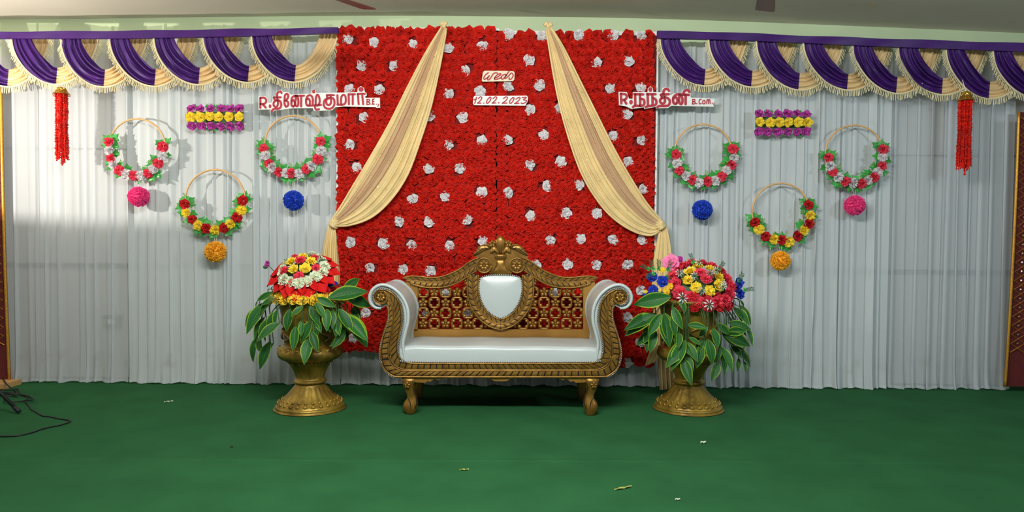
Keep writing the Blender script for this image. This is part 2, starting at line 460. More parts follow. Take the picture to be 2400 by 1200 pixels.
def border_drape(label, px0, px1, ptop, pbot, Y, inner_left, taper):
    """maroon velvet strip with gold lattice; px0..px1 at the top, taper shifts the inner edge towards the foot"""
    zt = P(px0, ptop, Y).z; zb = max(0.005, P(px0, pbot, Y).z)
    xa, xb = P(px0, 600, Y).x, P(px1, 600, Y).x
    t = thing('border_drape', label, 'drape', ((xa+xb)/2, Y, zb))
    def pt(u, v, dy=0.0):     # u across 0..1, v down 0..1
        x = xa + (xb-xa)*u
        sh = taper*v*v
        x += sh*(1-u) if inner_left else sh*u
        return (x, Y + 0.012*sin(u*14) + dy, zt + (zb-zt)*v)
    mb = MB(); mb.grid([[pt(i/30, j/16) for i in range(31)] for j in range(17)])
    o = mb.build('cloth', M['maroon'], t, smooth=True)
    ue = 0.0 if inner_left else 1.0; s = 1 if inner_left else -1
    w = abs(xb-xa)
    mb = MB(); mb.tube([pt(ue + s*0.012, j/40, -0.012) for j in range(41)], 0.011, 6); mb.build('braid', M['gold_trim'], t, smooth=True)
    lat = MB(); cell = 0.105; n = int((zt-zb-0.15)/(cell*1.4)); 
    for k in range(int(w/cell)):
        uA = ue + s*(0.03 + k*cell)/w; uB = ue + s*(0.03+(k+1)*cell)/w
        for ph in (0, 1):
            pts = [pt(uA if (j+ph) % 2 == 0 else uB, (0.02 + j*cell*0.7/(zt-zb)), -0.016) for j in range(int((zt-zb-0.2)/(cell*0.7)))]
            lat.tube(pts, 0.0035, 4)
    lat.build('lattice', M['gold_trim'], t)
    disc = MB(); disc.ell((0,0,0), (0.009, 0.006, 0.009), 8, 4); me = disc.mesh('sequin', M['sequin'])
    for k in range(2):
        u = ue + s*(0.03 + (k+0.5)*cell)/w
        for j in range(1, int((zt-zb-0.2)/(cell*1.4))):
            for q in (0, 1):
                p = pt(u, 0.02 + (j*2+q)*cell*0.7/(zt-zb), -0.02)
                if q == 0 or k == 0: place('sequin', me, t, p)
    return t
border_drape('maroon drape with gold lattice at the left edge of the stage', -150, 9, 200, 888, -0.09, False, 0.04)
border_drape('maroon drape with gold lattice and sequins at the right edge of the stage', 2374, 2560, 262, 906, -0.09, True, -0.05)

# ------------------------------------------------------------------ swag valances
OUT = [(0,0),(4,27),(17,56),(40,84),(70,104),(102,112),(131,107),(158,90),(180,62),(196,30),(205,0)]
INN = [(46,0),(52,17),(65,38),(81,56),(94,68),(103,72),(117,70),(134,57),(147,38),(156,18),(160,0)]
def swag(parent, x0, ybf, seed, last=False):
    rg = random.Random(seed)
    NU, NV = 40, 26
    so = resample(cr([(a,b) for a, b in OUT], 6), NU+1); si = resample(cr([(a,b) for a, b in INN], 6), NU+1)
    js = 1 + rg.uniform(-0.03, 0.04); jx = rg.uniform(-3, 3)
    ph = rg.uniform(0, 6); nf = rg.choice((3.5, 4, 4.5))
    def pt(u, v):
        i = u*NU; a = int(min(i, NU-1)); f = i-a
        o = so[a].lerp(so[a+1], f); q = si[a].lerp(si[a+1], f)
        p = o.lerp(q, v)
        env = sin(pi*min(1, max(0.0, u)))**0.5*0.7 + 0.3
        dy = 0.017*env*sin(2*pi*nf*(v + 0.10*sin(u*6+ph) + 0.05*sin(v*9+ph)) + ph) + 0.0055*env*sin(2*pi*(nf*2.2)*v + ph*2 + u*4 + 2*sin(v*5+ph))
        Y = -0.190 + 0.115*u - 0.02*sin(pi*u) + dy
        px = x0 + p.x + jx*sin(pi*u); py = ybf(x0 + p.x) + p.y*js
        return P(px, py, Y)
    seam = 0.5
    rows = [[pt(u, v/NV) for v in range(NV+1)] for u in [seam*k/20 for k in range(21)]]
    mb = MB(); mb.grid(rows); o = mb.build('swag', M['purple'], parent, smooth=True, loc=rows[0][0])
    rows2 = [[pt(u, v/NV) for v in range(NV+1)] for u in [seam + (1-seam)*k/20 for k in range(21)]]
    mb = MB(); mb.grid(rows2); tag(mb.build('cream_half', M['cream'], o, smooth=True), 'cream satin half of the swag')
    fr = MB(); n = 84
    hd = [pt(k/60, 0.0) + Vector((0, -0.006, 0)) for k in range(61)]
    fr.tube(hd, 0.006, 5)
    for k in range(n):
        u = (k+0.5)/n; p = pt(u, 0.0); q = pt(min(1, u+0.01), 0.0)
        tg = (q-p); nrm = Vector((-tg.z, 0, tg.x)); nrm = -nrm.normalized() if nrm.length else Vector((0,0,-1))
        if nrm.z > 0: nrm = -nrm
        d = (nrm*0.55 + Vector((0,0,-0.75))).normalized()
        L = rg.uniform(0.042, 0.058)
        w = Vector((0.0036, 0, 0)) if abs(d.x) < 0.7 else Vector((0,0,0.0036))
        e = p + d*L + Vector((rg.uniform(-.005,.005), rg.uniform(-.006,.002), 0)); y = Vector((0, -0.0035, 0))
        p = p + Vector((0, -0.004, 0))
        fr.add([p-w, p+w, p+y, e-w, e+w, e+y], [(0,1,4,3),(1,2,5,4),(2,0,3,5),(3,4,5)])
    tag(fr.build('fringe', M['fringe'], o), 'cream thread fringe', kind='stuff')
    return o
def valance(label, x0, x1, top, bot, starts, seed):
    c = P((x0+x1)/2, interp(top, (x0+x1)/2), -0.1)
    t = thing('swag_valance', label, 'valance', c)
    mb = MB(); n = 90
    def pt(px, f, dy=0):
        py = interp(top, px)*(1-f) + interp(bot, px)*f
        return P(px, py + 0.8*sin(px*0.031)*(1-f), -0.222 + dy + 0.004*sin(px*0.05+2*f) )
    rows = [[pt(x0+(x1-x0)*i/n, f/5) for i in range(n+1)] for f in range(6)]
    rows += [[p + Vector((0, 0.03, 0)) for p in rows[-1]], [p + Vector((0, 0.03, 0)) for p in rows[0]], rows[0]]
    mb.grid(rows); mb.build('header_band', M['purple'], t, smooth=False)
    for k, s in enumerate(starts):
        swag(t, s, lambda px: interp(bot, px)-2, seed+k, False)
    return t
TL = [(-120,75),(0,74),(200,72.5),(400,70.5),(550,67.5),(680,66),(796,64)]; BL = [(-120,91),(0,90),(300,90),(450,87),(600,84),(796,77)]
TR = [(1540,72),(1700,75),(1850,82),(2100,91),(2400,101),(2560,106)]; BR = [(1540,89),(1700,93),(1850,99),(2100,110),(2400,121),(2560,127)]
valance('purple and cream swag valance above the left curtains', -120, 792, TL, BL, [-86, 28, 143, 257, 361, 476, 590], 20)
valance('purple and cream swag valance above the right curtains', 1541, 2560, TR, BR, [1546, 1660, 1772, 1882, 1998, 2105, 2216, 2326, 2440], 40)

# ------------------------------------------------------------------ flowers (shared meshes)
def ruffle(name, m, r=0.045, h=0.03, rings=3, n=16, seed=1, waves=6, build=True):
    """ruffled cloth flower facing +Z, base on z = 0"""
    rg = random.Random(seed); mb = MB()
    for k in range(rings):
        f = (k+1)/rings                      # outermost ring last
        r0 = r*(0.10 + 0.30*(f-1/rings)); r1 = r*(0.30+0.70*f)
        z0 = h*(0.12*(1-f)); z1 = h*(1.05-0.62*f)
        ph = rg.uniform(0, 6); rows = [[], [], []]
        for j in range(n):
            a = 2*pi*j/n + rg.uniform(-.08, .08)
            wv = sin(waves*a+ph); wv2 = rg.uniform(-1, 1)
            rr = r1*(1 + 0.09*wv + 0.07*wv2)
            rows[0].append((r0*cos(a), r0*sin(a), z0))
            rm = r0*0.45+rr*0.55
            rows[1].append((rm*cos(a), rm*sin(a), z0+(z1-z0)*0.8 + h*0.08*wv))
            rows[2].append((rr*cos(a), rr*sin(a), z1 + h*(0.20*wv + 0.12*wv2)))
        mb.grid(rows, True)
    # heart of the flower
    hr = r*0.30; z = h*0.98; vs = [(0,0,h*0.55)]; 
    for j in range(8):
        a = 2*pi*j/8; q = hr*(1+rg.uniform(-.25,.25)); vs.append((q*cos(a), q*sin(a), z*(1+rg.uniform(-.15,.1))))
    mb.add(vs, [(0, 1+j, 1+(j+1) % 8) for j in range(8)])
    return mb.mesh(name, m) if build else mb

def rot_to(n, roll=0.0):
    n = Vector(n).normalized()
    return n.to_track_quat('Z', 'Y') @ Matrix.Rotation(roll, 3, 'Z').to_quaternion()

# ------------------------------------------------------------------ red flower panels
WHITE = [(816,92),(877,100),(968,106),(1052,113),(1131,109),(849,155),(924,155),(1091,167),(820,211),(890,212),(1052,221),(1125,215),(854,275),(1007,272),(1086,275),(820,339),(1051,339),(1130,330),(974,339),(837,394),(1006,396),(1078,394),
(968,466),(1044,460),(1130,451),(937,518),(1006,520),(1096,515),(822,568),(900,571),(966,575),(1055,577),(1133,565),(868,627),(946,631),(1007,635),(825,679),(857,733),(829,791),(1043,686),(997,736),(1095,736),
(1191,81),(1272,86),(1356,82),(1436,85),(1503,85),(1239,141),(1398,148),(1473,145),(1190,202),(1264,199),(1430,207),(1502,206),(1242,258),(1311,255),(1468,268),(1275,317),(1189,329),(1503,328),(1241,386),(1315,380),(1282,437),(1357,433),(1470,380),(1436,320),
(1190,452),(1244,507),(1326,500),(1398,500),(1289,564),(1361,561),(1436,562),(1505,562),(1255,622),(1330,619),(1397,621),(1471,621),(1500,680),(1469,743),(1500,799),(1469,849),(1297,687),(1507,443)]
red_me = [ruffle('red_flower', M['red_flower'], 0.047, 0.042, 3, 12, s, 5) for s in range(4)]
white_me = [ruffle('white_flower', M['white_flower'], 0.041, 0.036, 3, 14, 30+s, 5) for s in range(4)]
PY = -0.07
DRL = [(1036,62),(1000,120),(960,195),(915,285),(870,365),(825,440),(795,490),(774,520)]
DRR = [(1046,66),(1043,90),(1030,160),(1010,250),(985,330),(955,410),(915,470),(870,510),(820,528),(782,530)]
ERL = [(1280,68),(1285,100),(1300,190),(1315,260),(1335,330),(1360,400),(1390,455),(1430,505),(1480,540),(1525,552),(1552,535)]
ERR = [(1290,62),(1320,110),(1360,190),(1400,270),(1440,350),(1480,420),(1515,475),(1540,505),(1556,525)]
def hidden(px, py):
    """covered by the sofa, a drape or an urn in the photograph"""
    def xat(tab, y): return interp([(b, a) for a, b in tab], y)
    if py < 520 and xat(DRL, py) < px < xat(DRR[:9], py): return True
    if py < 540 and xat(ERL[:10], py) < px < xat(ERR, py): return True
    if py > 655 and 880 < px < 1465: return True
    if py > 600 and 1095 < px < 1250: return True
    return False
def flower_panel(label, xl, xr, yt, yb, ncol, nrow, seed):
    rg = random.Random(seed)
    a = P(xl, yt, PY); b = P(xr, yb, PY)
    t = thing('flower_wall', label, 'flower wall', ((a.x+b.x)/2, PY, b.z), 'red flower wall panels')
    mb = MB(); mb.box((a.x-0.005, PY, b.z+0.01), (b.x+0.005, PY+0.02, a.z+0.012)); tag(mb.build('backing_board', M['foam'], t), 'white backing board')
    mb = MB(); mb.box((a.x+0.012, PY-0.006, b.z+0.03), (b.x-0.012, PY-0.0005, a.z-0.02)); tag(mb.build('base_cloth', M['red_cloth'], t), 'red base cloth')
    spots = []
    for r in range(nrow):
        for c in range(ncol):
            x = xl + 13 + (xr-xl-26)*c/(ncol-1) + rg.uniform(-1.6, 1.6)*(0 < c < ncol-1) + (3.5 if r % 2 else -3.5)*(0 < c < ncol-1)
            y = yt + (yb-yt)*(r+0.5)/nrow + rg.uniform(-1.6, 1.6)
            spots.append((x, y))
    wh = [w for w in WHITE if xl < w[0] < xr]
    for w in wh:
        k = min(range(len(spots)), key=lambda i: (spots[i][0]-w[0])**2+(spots[i][1]-w[1])**2); spots.pop(k)
    spots.sort(key=lambda s: (hidden(*s), (s[0]-1165)**2 + (s[1]-500)**2 + rg.uniform(0, 9000)))
    stuff = MB()
    def orient():
        return rot_to((rg.uniform(-.22,.22), -1, rg.uniform(-.22,.22)), rg.uniform(0, 6))
    for i, (x, y) in enumerate(spots):
        p = P(x, y, PY - 0.004 - rg.uniform(0, 0.012)); s = rg.uniform(0.98, 1.14)
        if i < 300: place('red_flower', rg.choice(red_me), t, p, orient(), s)
        else:
            me = rg.choice(red_me)
            Mx = Matrix.Translation(p) @ orient().to_matrix().to_4x4() @ Matrix.Scale(s, 4)
            stuff.add([Mx @ v.co for v in me.vertices], [tuple(f.vertices) for f in me.polygons])
    tag(stuff.build('red_flowers', M['red_flower'], t), kind='stuff')
    for x, y in wh:
        place('white_flower', rg.choice(white_me), t, P(x, y, PY-0.020), orient(), (rg.uniform(.98,1.22), rg.uniform(.98,1.22), 1))
    return t
flower_panel('left half of the red flower wall with scattered white flowers', 790, 1163, 67, 822, 16, 37, 1)
flower_panel('right half of the red flower wall with scattered white flowers', 1164, 1532, 75, 857, 16, 38, 2)
# ------------------------------------------------------------------ tied drapes
def drape(label, Lp, Rp, split, tie, tail, seed, extra=None):
    rg = random.Random(seed)
    NS, NT = 60, 54
    L = resample(cr(Lp, 6), NS+1); R = resample(cr(Rp, 6), NS+1)
    ph = rg.uniform(0, 6)
    c = P(tie[0], tie[1], -0.17)
    t = thing('tied_drape', label, 'drape', c, 'gold tied drapes')
    def pt(i, v):
        s = i/NS; p = L[i].lerp(R[i], v)
        env = sin(pi*min(1, max(0, s*0.97+0.02)))
        k = 5.5
        y = -0.155 - 0.035*env + 0.015*(0.25+env)*sin(2*pi*k*v + 1.2*sin(3*s+ph) + ph) + 0.008*(0.3+env)*sin(2*pi*k*2.7*v + ph*2 + 2*s)
        return P(p.x, p.y, y)
    a, b = split
    segs = [('pleated_edge', 0, a, M['drape']), ('sheer_panel', a, b, M['drape_sheer']), ('pleated_edge', b, 1, M['drape'])]
    for nm, v0, v1, m in segs:
        n = max(6, int(NT*(v1-v0)))
        mb = MB(); mb.grid([[pt(i, v0+(v1-v0)*j/n) for j in range(n+1)] for i in range(NS+1)])
        mb.build(nm, m, t, smooth=True)
    # rolled selvage along both sides
    for v in (0.0, 1.0):
        mb = MB(); mb.tube([pt(i, v) for i in range(NS+1)], 0.008, 6); mb.build('rolled_edge', M['drape'], t, smooth=True)
    # top knot
    q = P((Lp[0][0]+Rp[0][0])/2, min(Lp[0][1], Rp[0][1])-1, -0.155)
    mb = MB()
    for k in range(7):
        an = rg.uniform(0, pi); mb.tube([q, q+Vector((0.035*cos(an), -0.01, 0.03*sin(an)+0.005))], [0.008, 0.014], 5)
    mb.ell(q, (0.018, 0.016, 0.02)); mb.build('top_knot', M['drape'], t, smooth=True)
    # tie: a few turns of cloth round the gathered neck
    mb = MB(); q = P(tie[0], tie[1], -0.155)
    sg = 1 if tie[0] > 1200 else -1
    for k in range(5):
        an = -0.9 + 0.45*k
        mb.tube(cr([q + Vector((sg*0.012, 0.0, 0.0)), q + Vector((-sg*0.030*cos(an), -0.024, 0.030*sin(an))), q + Vector((-sg*0.055*cos(an), -0.004, 0.045*sin(an)))], 4), [0.016]*5+[0.012]*4, 6)
    mb.ell(q, (0.028, 0.026, 0.030)); mb.build('tie_knot', M['drape'], t, smooth=True)
    # hanging tail
    TLp, TRp = tail
    A = resample(cr(TLp, 5), 31); B = resample(cr(TRp, 5), 31)
    mb = MB(); rows = []
    for i in range(31):
        s = i/30; row = []
        for j in range(29):
            v = j/28; p = A[i].lerp(B[i], v)
            y = -0.15 + (0.006+0.02*min(1, s*2))*sin(2*pi*4*v + 1.5*s + ph) + 0.006*sin(2*pi*9*v+ph)
            row.append(P(p.x, p.y, y))
        rows.append(row)
    mb.grid(rows); mb.build('tail', M['drape'], t, smooth=True)
    if extra:
        A = resample(cr(extra[0], 5), 21); B = resample(cr(extra[1], 5), 21)
        mb = MB(); rows = []
        for i in range(21):
            s = i/20
            rows.append([P(*(A[i].lerp(B[i], j/16)), -0.22 - 0.03*sin(pi*s) + 0.014*sin(2*pi*2.5*j/16 + 4*s)) for j in range(17)])
        mb.grid(rows); mb.build('folded_end', M['drape'], t, smooth=True)
    # scattered sequins
    mb = MB()
    for k in range(46):
        i = rg.randint(8, NS-4); v = rg.uniform(0.05, 0.95); p = pt(i, v) + Vector((0, -0.006, 0)); r = rg.uniform(0.0018, 0.0036)
        an = rg.uniform(0, 3); e1 = Vector((cos(an), rg.uniform(-.4,.4), sin(an)))*r; e2 = Vector((-sin(an), rg.uniform(-.4,.4), cos(an)))*r
        mb.add([p+e1, p+e2, p-e1, p-e2, p+Vector((0,0.0015,0))], [(0,1,2,3),(0,4,1),(1,4,2),(2,4,3),(3,4,0)])
    tag(mb.build('sequins', M['sequin'], t), kind='stuff')
    return t
drape('gold cream drape swept to the left and tied beside the left curtain', DRL, DRR, (0.20, 0.52), (778, 524),
      ([(770,526),(761,560),(754,600),(752,640),(754,690)], [(786,528),(790,570),(795,615),(797,645),(794,690)]), 1)
drape('gold cream drape swept to the right and tied beside the right curtain', ERL, ERR, (0.50, 0.80), (1554, 528),
      ([(1546,532),(1538,570),(1530,620),(1528,700),(1538,800),(1546,914)], [(1563,532),(1571,570),(1576,620),(1579,700),(1581,800),(1584,912)]), 2,
      ([(1531,760),(1530,800),(1518,835),(1512,858)], [(1546,764),(1547,805),(1543,840),(1532,850)]))

# ------------------------------------------------------------------ name boards
def stroke_mesh(mb, pts, w, Y, org, sc, smooth=True):
    """flat painted stroke, 2.5 mm proud, round ends"""
    pts = [Vector(p) for p in pts]
    if len(pts) > 2 and smooth: pts = cr(pts, 4)
    h = w/2; left = []; right = []; n = len(pts)
    for i, p in enumerate(pts):
        tg = pts[min(i+1, n-1)] - pts[max(i-1, 0)]
        tg = tg.normalized() if tg.length else Vector((1, 0))
        nr = Vector((-tg.y, tg.x))
        left.append(p + nr*h); right.append(p - nr*h)
    t0 = (pts[1]-pts[0]).normalized(); t1 = (pts[-1]-pts[-2]).normalized()
    cap1 = [pts[-1] + Vector((-t1.y, t1.x))*h*cos(a) + t1*h*sin(a) for a in (pi/5, 2*pi/5, 3*pi/5, 4*pi/5)]
    cap0 = [pts[0] - Vector((-t0.y, t0.x))*h*cos(a) - t0*h*sin(a) for a in (pi/5, 2*pi/5, 3*pi/5, 4*pi/5)]
    def W(p, dy): return P(org[0]+p.x/sc, org[1]+p.y/sc, Y-dy)
    d = 0.0025
    rows = [[W(l, 0) for l in left], [W(l, d) for l in left], [W(r, d) for r in right], [W(r, 0) for r in right]]
    mb.grid(rows)
    for side, cap in ((1, cap1), (0, cap0)):
        a, b = (left[-1], right[-1]) if side else (right[0], left[0])
        ring = [a] + cap + [b]
        mb.add([W(p, d) for p in ring] + [W(p, 0) for p in ring],
               [tuple(range(6))] + [(i, i+6, i+7, i+1) for i in range(5)])
def dot_mesh(mb, c, rx, ry, Y, org, sc):
    ring = [(c[0]+rx*cos(2*pi*k/16), c[1]+ry*sin(2*pi*k/16)) for k in range(16)]
    mb.prism([P(org[0]+x/sc, org[1]+y/sc, Y-0.0025) for x, y in ring], (0, 0.0025, 0))
def sign(label, outline, org, sc, Y, letters, m, w):
    o2 = [P(org[0]+x/sc, org[1]+y/sc, Y) for x, y in outline]
    c = sum(o2, Vector())/len(o2)
    t = thing('sign_board', label, 'sign', c)
    mb = MB(); mb.prism(o2, (0, 0.018, 0)); mb.build('board', m, t)
    for strokes in letters:
        mb = MB()
        for s in strokes:
            if s[0] == 'dot': dot_mesh(mb, s[1], s[2], s[3], Y-0.0003, org, sc)
            else:
                ww = w
                if s[0] == 'thin': ww, s = s[1], s[2]
                stroke_mesh(mb, s, ww, Y-0.0003, org, sc)
        mb.build('letter', M['letter'], t)
    return t
def T(w, *strokes): return [('thin', w, list(s)) for s in strokes]
O = 2100
left_letters = [
 [[(150,510),(150,870)], [(150,515),(280,510),(355,590),(330,690),(250,730),(160,735)], [(230,730),(340,860)]],
 [('dot',(490,810),46,68)],
 [[(640,492),(655,590),(760,595),(850,640),(885,740),(860,850),(780,895),(650,900),(585,930),(552,985)],
  [(740,492),(765,600),(770,720),(740,815),(680,830),(622,780),(622,680),(680,620),(760,605)], [(625,495),(865,495)],
  [(745,490),(745,380),(790,310),(860,285),(895,345)]],
 [[(1060,590),(1120,510),(1130,420),(1080,372),(1020,420),(1005,520),(1000,620),(1003,720),(1030,800),(1070,822),(1130,770),(1130,690),(1090,630),(1010,610)]],
 [[(1310,822),(1250,780),(1245,640),(1260,520),(1340,450),(1440,450),(1480,560),(1490,700),(1470,790),(1430,812),(1385,760),(1382,640),(1400,540),(1380,460)],
  [(1300,822),(1355,780),(1362,680),(1330,610),(1290,595),(1250,640)], [(1380,450),(1685,437)], [(1590,450),(1585,815)]],
 [[(1770,580),(1850,545),(1895,640),(1880,760),(1830,790),(1770,740),(1758,600),(1800,470),(1880,420),(1960,460),(1998,580),(1990,740)],
  [(1820,790),(1990,785),(2285,762)], [(2100,780),(2100,560),(2130,430),(2175,410),(2220,500),(2240,620),(2220,720),(2170,790)],
  [(2072,790),(2082,880),(2122,930),(2215,915)], ('dot',(2025,290),56,72)],
 [[(O+390,420),(O+635,418)], [(O+400,420),(O+410,510),(O+600,530),(O+655,640),(O+645,770),(O+570,870),(O+450,898),(O+330,860),(O+280,740),(O+310,600),(O+390,545)],
  [(O+520,420),(O+540,600),(O+520,720),(O+450,768),(O+380,720),(O+370,610),(O+420,545),(O+490,530)]],
 [[(O+760,420),(O+775,740)], [(O+760,750),(O+960,750),(O+1040,690),(O+1055,560),(O+1030,440),(O+970,410),(O+910,460),(O+890,560),(O+890,740)]],
 [[(O+1150,390),(O+1375,388)], [(O+1155,390),(O+1165,740)], [(O+1300,400),(O+1300,740)]],
 [[(O+1475,372),(O+1725,370)], [(O+1480,372),(O+1508,735)], [(O+1632,380),(O+1665,740)], ('dot',(O+1590,215),90,86)],
 T(42, [(O+1800,570),(O+1795,745)], [(O+1800,570),(O+1880,570),(O+1880,630),(O+1820,650)], [(O+1820,650),(O+1892,685),(O+1880,740),(O+1790,750)]) + [('dot',(O+1938,735),14,22)],
 T(42, [(O+2000,570),(O+2000,740)], [(O+2000,562),(O+2055,552)], [(O+2000,645),(O+2045,640)], [(O+2000,740),(O+2055,732)]),
 T(30, [(O+2190,730),(O+2208,765),(O+2172,820)]) + [('dot',(O+2130,740),20,20)],
]
LB = [(85,460),(330,455),(405,540),(425,690),(540,690),(585,600),(590,455),(700,450),(725,320),(800,245),(900,232),(960,320),(1060,305),(1160,330),(1210,400),(1955,372),(1950,270),(2020,195),(2095,255),(2110,340),(O+1100,325),(O+1400,320),(O+1465,300),(O+1475,180),(O+1580,102),(O+1695,165),(O+1720,300),(O+1785,350),(O+1785,440),(O+1735,460),(O+1735,515),(O+2250,510),(O+2258,860),(O+2140,868),(O+2100,840),(O+1000,815),(O+690,845),(O+570,950),(O,975),(2040,965),(1990,872),(1300,880),(900,930),(640,960),(555,1015),(505,960),(520,920),(90,925)]
sign('white cut-out name board with crimson lettering overlapping the left edge of the flower wall', LB, (600,195), 15, -0.155, left_letters, M['foam'], 74)
right_letters = [
 [[(282,315),(290,500)], [(282,320),(370,330),(392,385),(350,430),(290,438)], [(340,430),(382,502)]],
 [('dot',(472,475),34,44)],
 [[(548,322),(552,530)], [(535,325),(700,330)], [(640,330),(645,540)], [(650,415),(705,425),(722,485),(690,540),(545,545),(508,568)]],
 [[(783,320),(788,530)], [(772,325),(930,325)], [(872,330),(877,540)], [(880,405),(928,418),(948,478),(920,530),(800,548),(745,568)], ('dot',(835,238),37,46)],
 [[(1030,340),(1178,325)], [(1100,340),(1105,470),(1062,500),(1022,475),(1022,425),(1080,388),(1155,398),(1198,450),(1185,520),(1140,545),(1005,548),(966,570)], [(1042,330),(1050,400)], [(1078,330),(1085,262),(1120,228),(1165,233),(1182,262)]],
 [[(1310,508),(1268,488),(1262,400),(1310,340),(1380,330),(1425,375),(1438,450),(1420,508),(1385,498),(1372,430),(1382,340)], [(1310,508),(1342,470),(1332,405),(1300,382),(1265,405)], [(1380,330),(1555,340)], [(1495,340),(1495,512)], [(1450,330),(1470,272),(1508,252),(1555,258),(1566,286)]],
 T(20, [(1630,430),(1625,505)], [(1625,425),(1665,422),(1668,455),(1635,465)], [(1640,465),(1680,482),(1670,505),(1620,510)]) + [('dot',(1703,503),10,12)],
 T(20, [(1788,425),(1757,430),(1747,470),(1760,508),(1788,500)]),
 T(20, [(1843,440),(1815,460),(1820,503),(1850,503),(1863,470),(1843,440)]),
 T(20, [(1890,505),(1895,430)], [(1895,442),(1918,430),(1925,500)], [(1925,442),(1948,430),(1955,500)]),
 T(15, [(2030,485),(2020,525)]) + [('dot',(1995,495),10,10)],
]
RB = [(240,282),(395,288),(432,405),(505,415),(512,285),(785,290),(792,210),(835,178),(880,210),(888,285),(1045,290),(1062,215),(1125,192),(1200,212),(1208,345),(1270,310),(1420,305),(1440,248),(1500,230),(1588,240),(1590,390),(2042,410),(2020,562),(1230,540),(1170,582),(942,592),(940,560),(728,602),(715,570),(488,602),(370,550),(248,530)]
sign('white cut-out name board with crimson lettering overlapping the right edge of the flower wall', RB, (1420,180), 8, -0.155, right_letters, M['foam'], 48)
weds = [
 [[(655,182),(570,250),(525,335),(548,370),(620,330),(680,270)], [(680,270),(630,345),(655,390),(720,330),(790,220),(860,185),(910,195)]],
 [[(830,340),(930,295),(1010,222),(960,215),(880,265),(825,345),(850,378),(960,345),(1020,310)]],
 [[(1140,225),(1060,255),(1015,320),(1035,362),(1095,335),(1240,140)], [(1170,240),(1115,325),(1140,345),(1220,280)]],
 [[(1220,280),(1300,195),(1350,240),(1335,310),(1280,372),(1235,360),(1245,325)]],
]
sign('cream board lettered with a script word at the top centre of the flower wall', [(540,130),(1230,135),(1360,145),(1395,180),(1385,380),(1350,415),(500,435),(470,405),(500,180)], (1090,155), 12, -0.14, weds, M['foam_cream'], 34)
date = [
 [[(325,872),(270,1048)], [(252,945),(312,935)]],
 [[(372,915),(430,862),(472,880),(445,950),(352,1040)], [(355,1042),(448,1038)]],
 [('dot',(525,1038),22,16)],
 [[(695,870),(625,950),(602,1025),(640,1042),(708,960),(728,885),(695,870)]],
 [[(785,915),(850,862),(892,880),(858,950),(765,1038)], [(765,1040),(868,1034)]],
 [('dot',(945,1030),26,20)],
 [[(1078,910),(1150,862),(1190,882),(1155,960),(1045,1042)], [(1045,1044),(1178,1038)]],
 [[(1345,882),(1272,950),(1248,1025),(1290,1045),(1358,960),(1378,895),(1345,882)]],
 [[(1430,930),(1500,882),(1548,892),(1505,970),(1395,1052)], [(1395,1052),(1515,1045)]],
 [[(1605,882),(1725,878),(1640,945),(1728,965),(1690,1030),(1600,1050),(1575,1035)]],
]
sign('white board lettered with a date at the upper centre of the flower wall', [(260,840),(1740,830),(1770,880),(1755,1000),(1690,1110),(260,1095),(220,1060),(235,880)], (1090,155), 12, -0.14, date, M['foam'], 32)

# ------------------------------------------------------------------ red tassels with brass caps
def bead_strand(n, seed):
    rg = random.Random(seed); mb = MB(); z = 0; x = 0; y = 0
    for k in range(n):
        r = 0.0120*rg.uniform(0.75, 1.25); a = rg.uniform(0, pi)
        x += rg.uniform(-.0012,.0012); y += rg.uniform(-.0012,.0012)
        e1 = Vector((cos(a), sin(a), rg.uniform(-.4,.4)))*r; e2 = Vector((-sin(a), cos(a), rg.uniform(-.4,.4)))*r*0.55; c = Vector((x, y, z))
        u = Vector((0,0,0.0085))
        mb.add([c+e1, c+e2, c-e1, c-e2, c+u, c-u], [(0,1,4),(1,2,4),(2,3,4),(3,0,4),(1,0,5),(2,1,5),(3,2,5),(0,3,5)])
        z -= 0.0115
    return mb
def tassel(label, px, ytop, ybell, yend, seed, tips):
    rg = random.Random(seed); Y = -0.275
    top = P(px, ytop, Y); bell = P(px, ybell, Y); zend = P(px, yend, Y).z
    t = thing('bead_tassel', label, 'tassel', top, 'red bead tassels')
    mb = MB(); h = top.z-bell.z; c = (bell.x, bell.y, bell.z)
    mb.lathe([(0.006,h),(0.02,h*0.96),(0.032,h*0.7),(0.036,h*0.35),(0.044,h*0.1),(0.055,0),(0.056,-0.006),(0.050,-0.004),(0.030,h*0.2)], c, 20); mb.build('cap', M['brass'], t, smooth=True)
    mb = MB()      # raised lattice on the cap
    for k in range(8):
        for s in (1, -1):
            mb.tube([Vector(c)+Vector(((0.048-0.020*f)*cos(k*pi/4+s*f*1.6), (0.048-0.020*f)*sin(k*pi/4+s*f*1.6), h*(0.05+0.85*f))) for f in [q/8 for q in range(9)]], 0.0022, 4)
    mb.tube([Vector(c)+Vector((0.057*cos(q*pi/10), 0.057*sin(q*pi/10), -0.003)) for q in range(21)], 0.004, 5); mb.build('lattice', M['brass'], t)
    mb = MB()
    for s in (-1, 1): mb.tube([Vector(c)+Vector((s*(0.056+0.010*sin(q*pi/4)), -0.012*cos(q*pi/4), -0.012+0.012*cos(q*pi/4))) for q in range(9)], 0.003, 5)
    mb.build('ring', M['brass'], t)
    mb = MB(); mb.tube([top, top+Vector((0, 0.05, 0.10))], 0.003, 5); mb.build('cord', M['thread'], t)
    L = bell.z - zend
    for k in range(24):
        a = k*2.4; r = 0.042*sqrt((k+0.5)/24)
        fr = rg.uniform(0.84, 0.93) if k >= tips else rg.uniform(0.95, 1.0)
        mbs = bead_strand(int(L*fr/0.0115), seed*50+k)
        sp = 1.15
        p = Vector((bell.x + r*cos(a)*sp, Y + r*sin(a), bell.z+0.004))
        me = mbs.mesh('bead_strand', M['red_bead']); place('bead_strand', me, t, p, (rg.uniform(-.01,.01), rg.uniform(-.012,.02), 0))
    return t
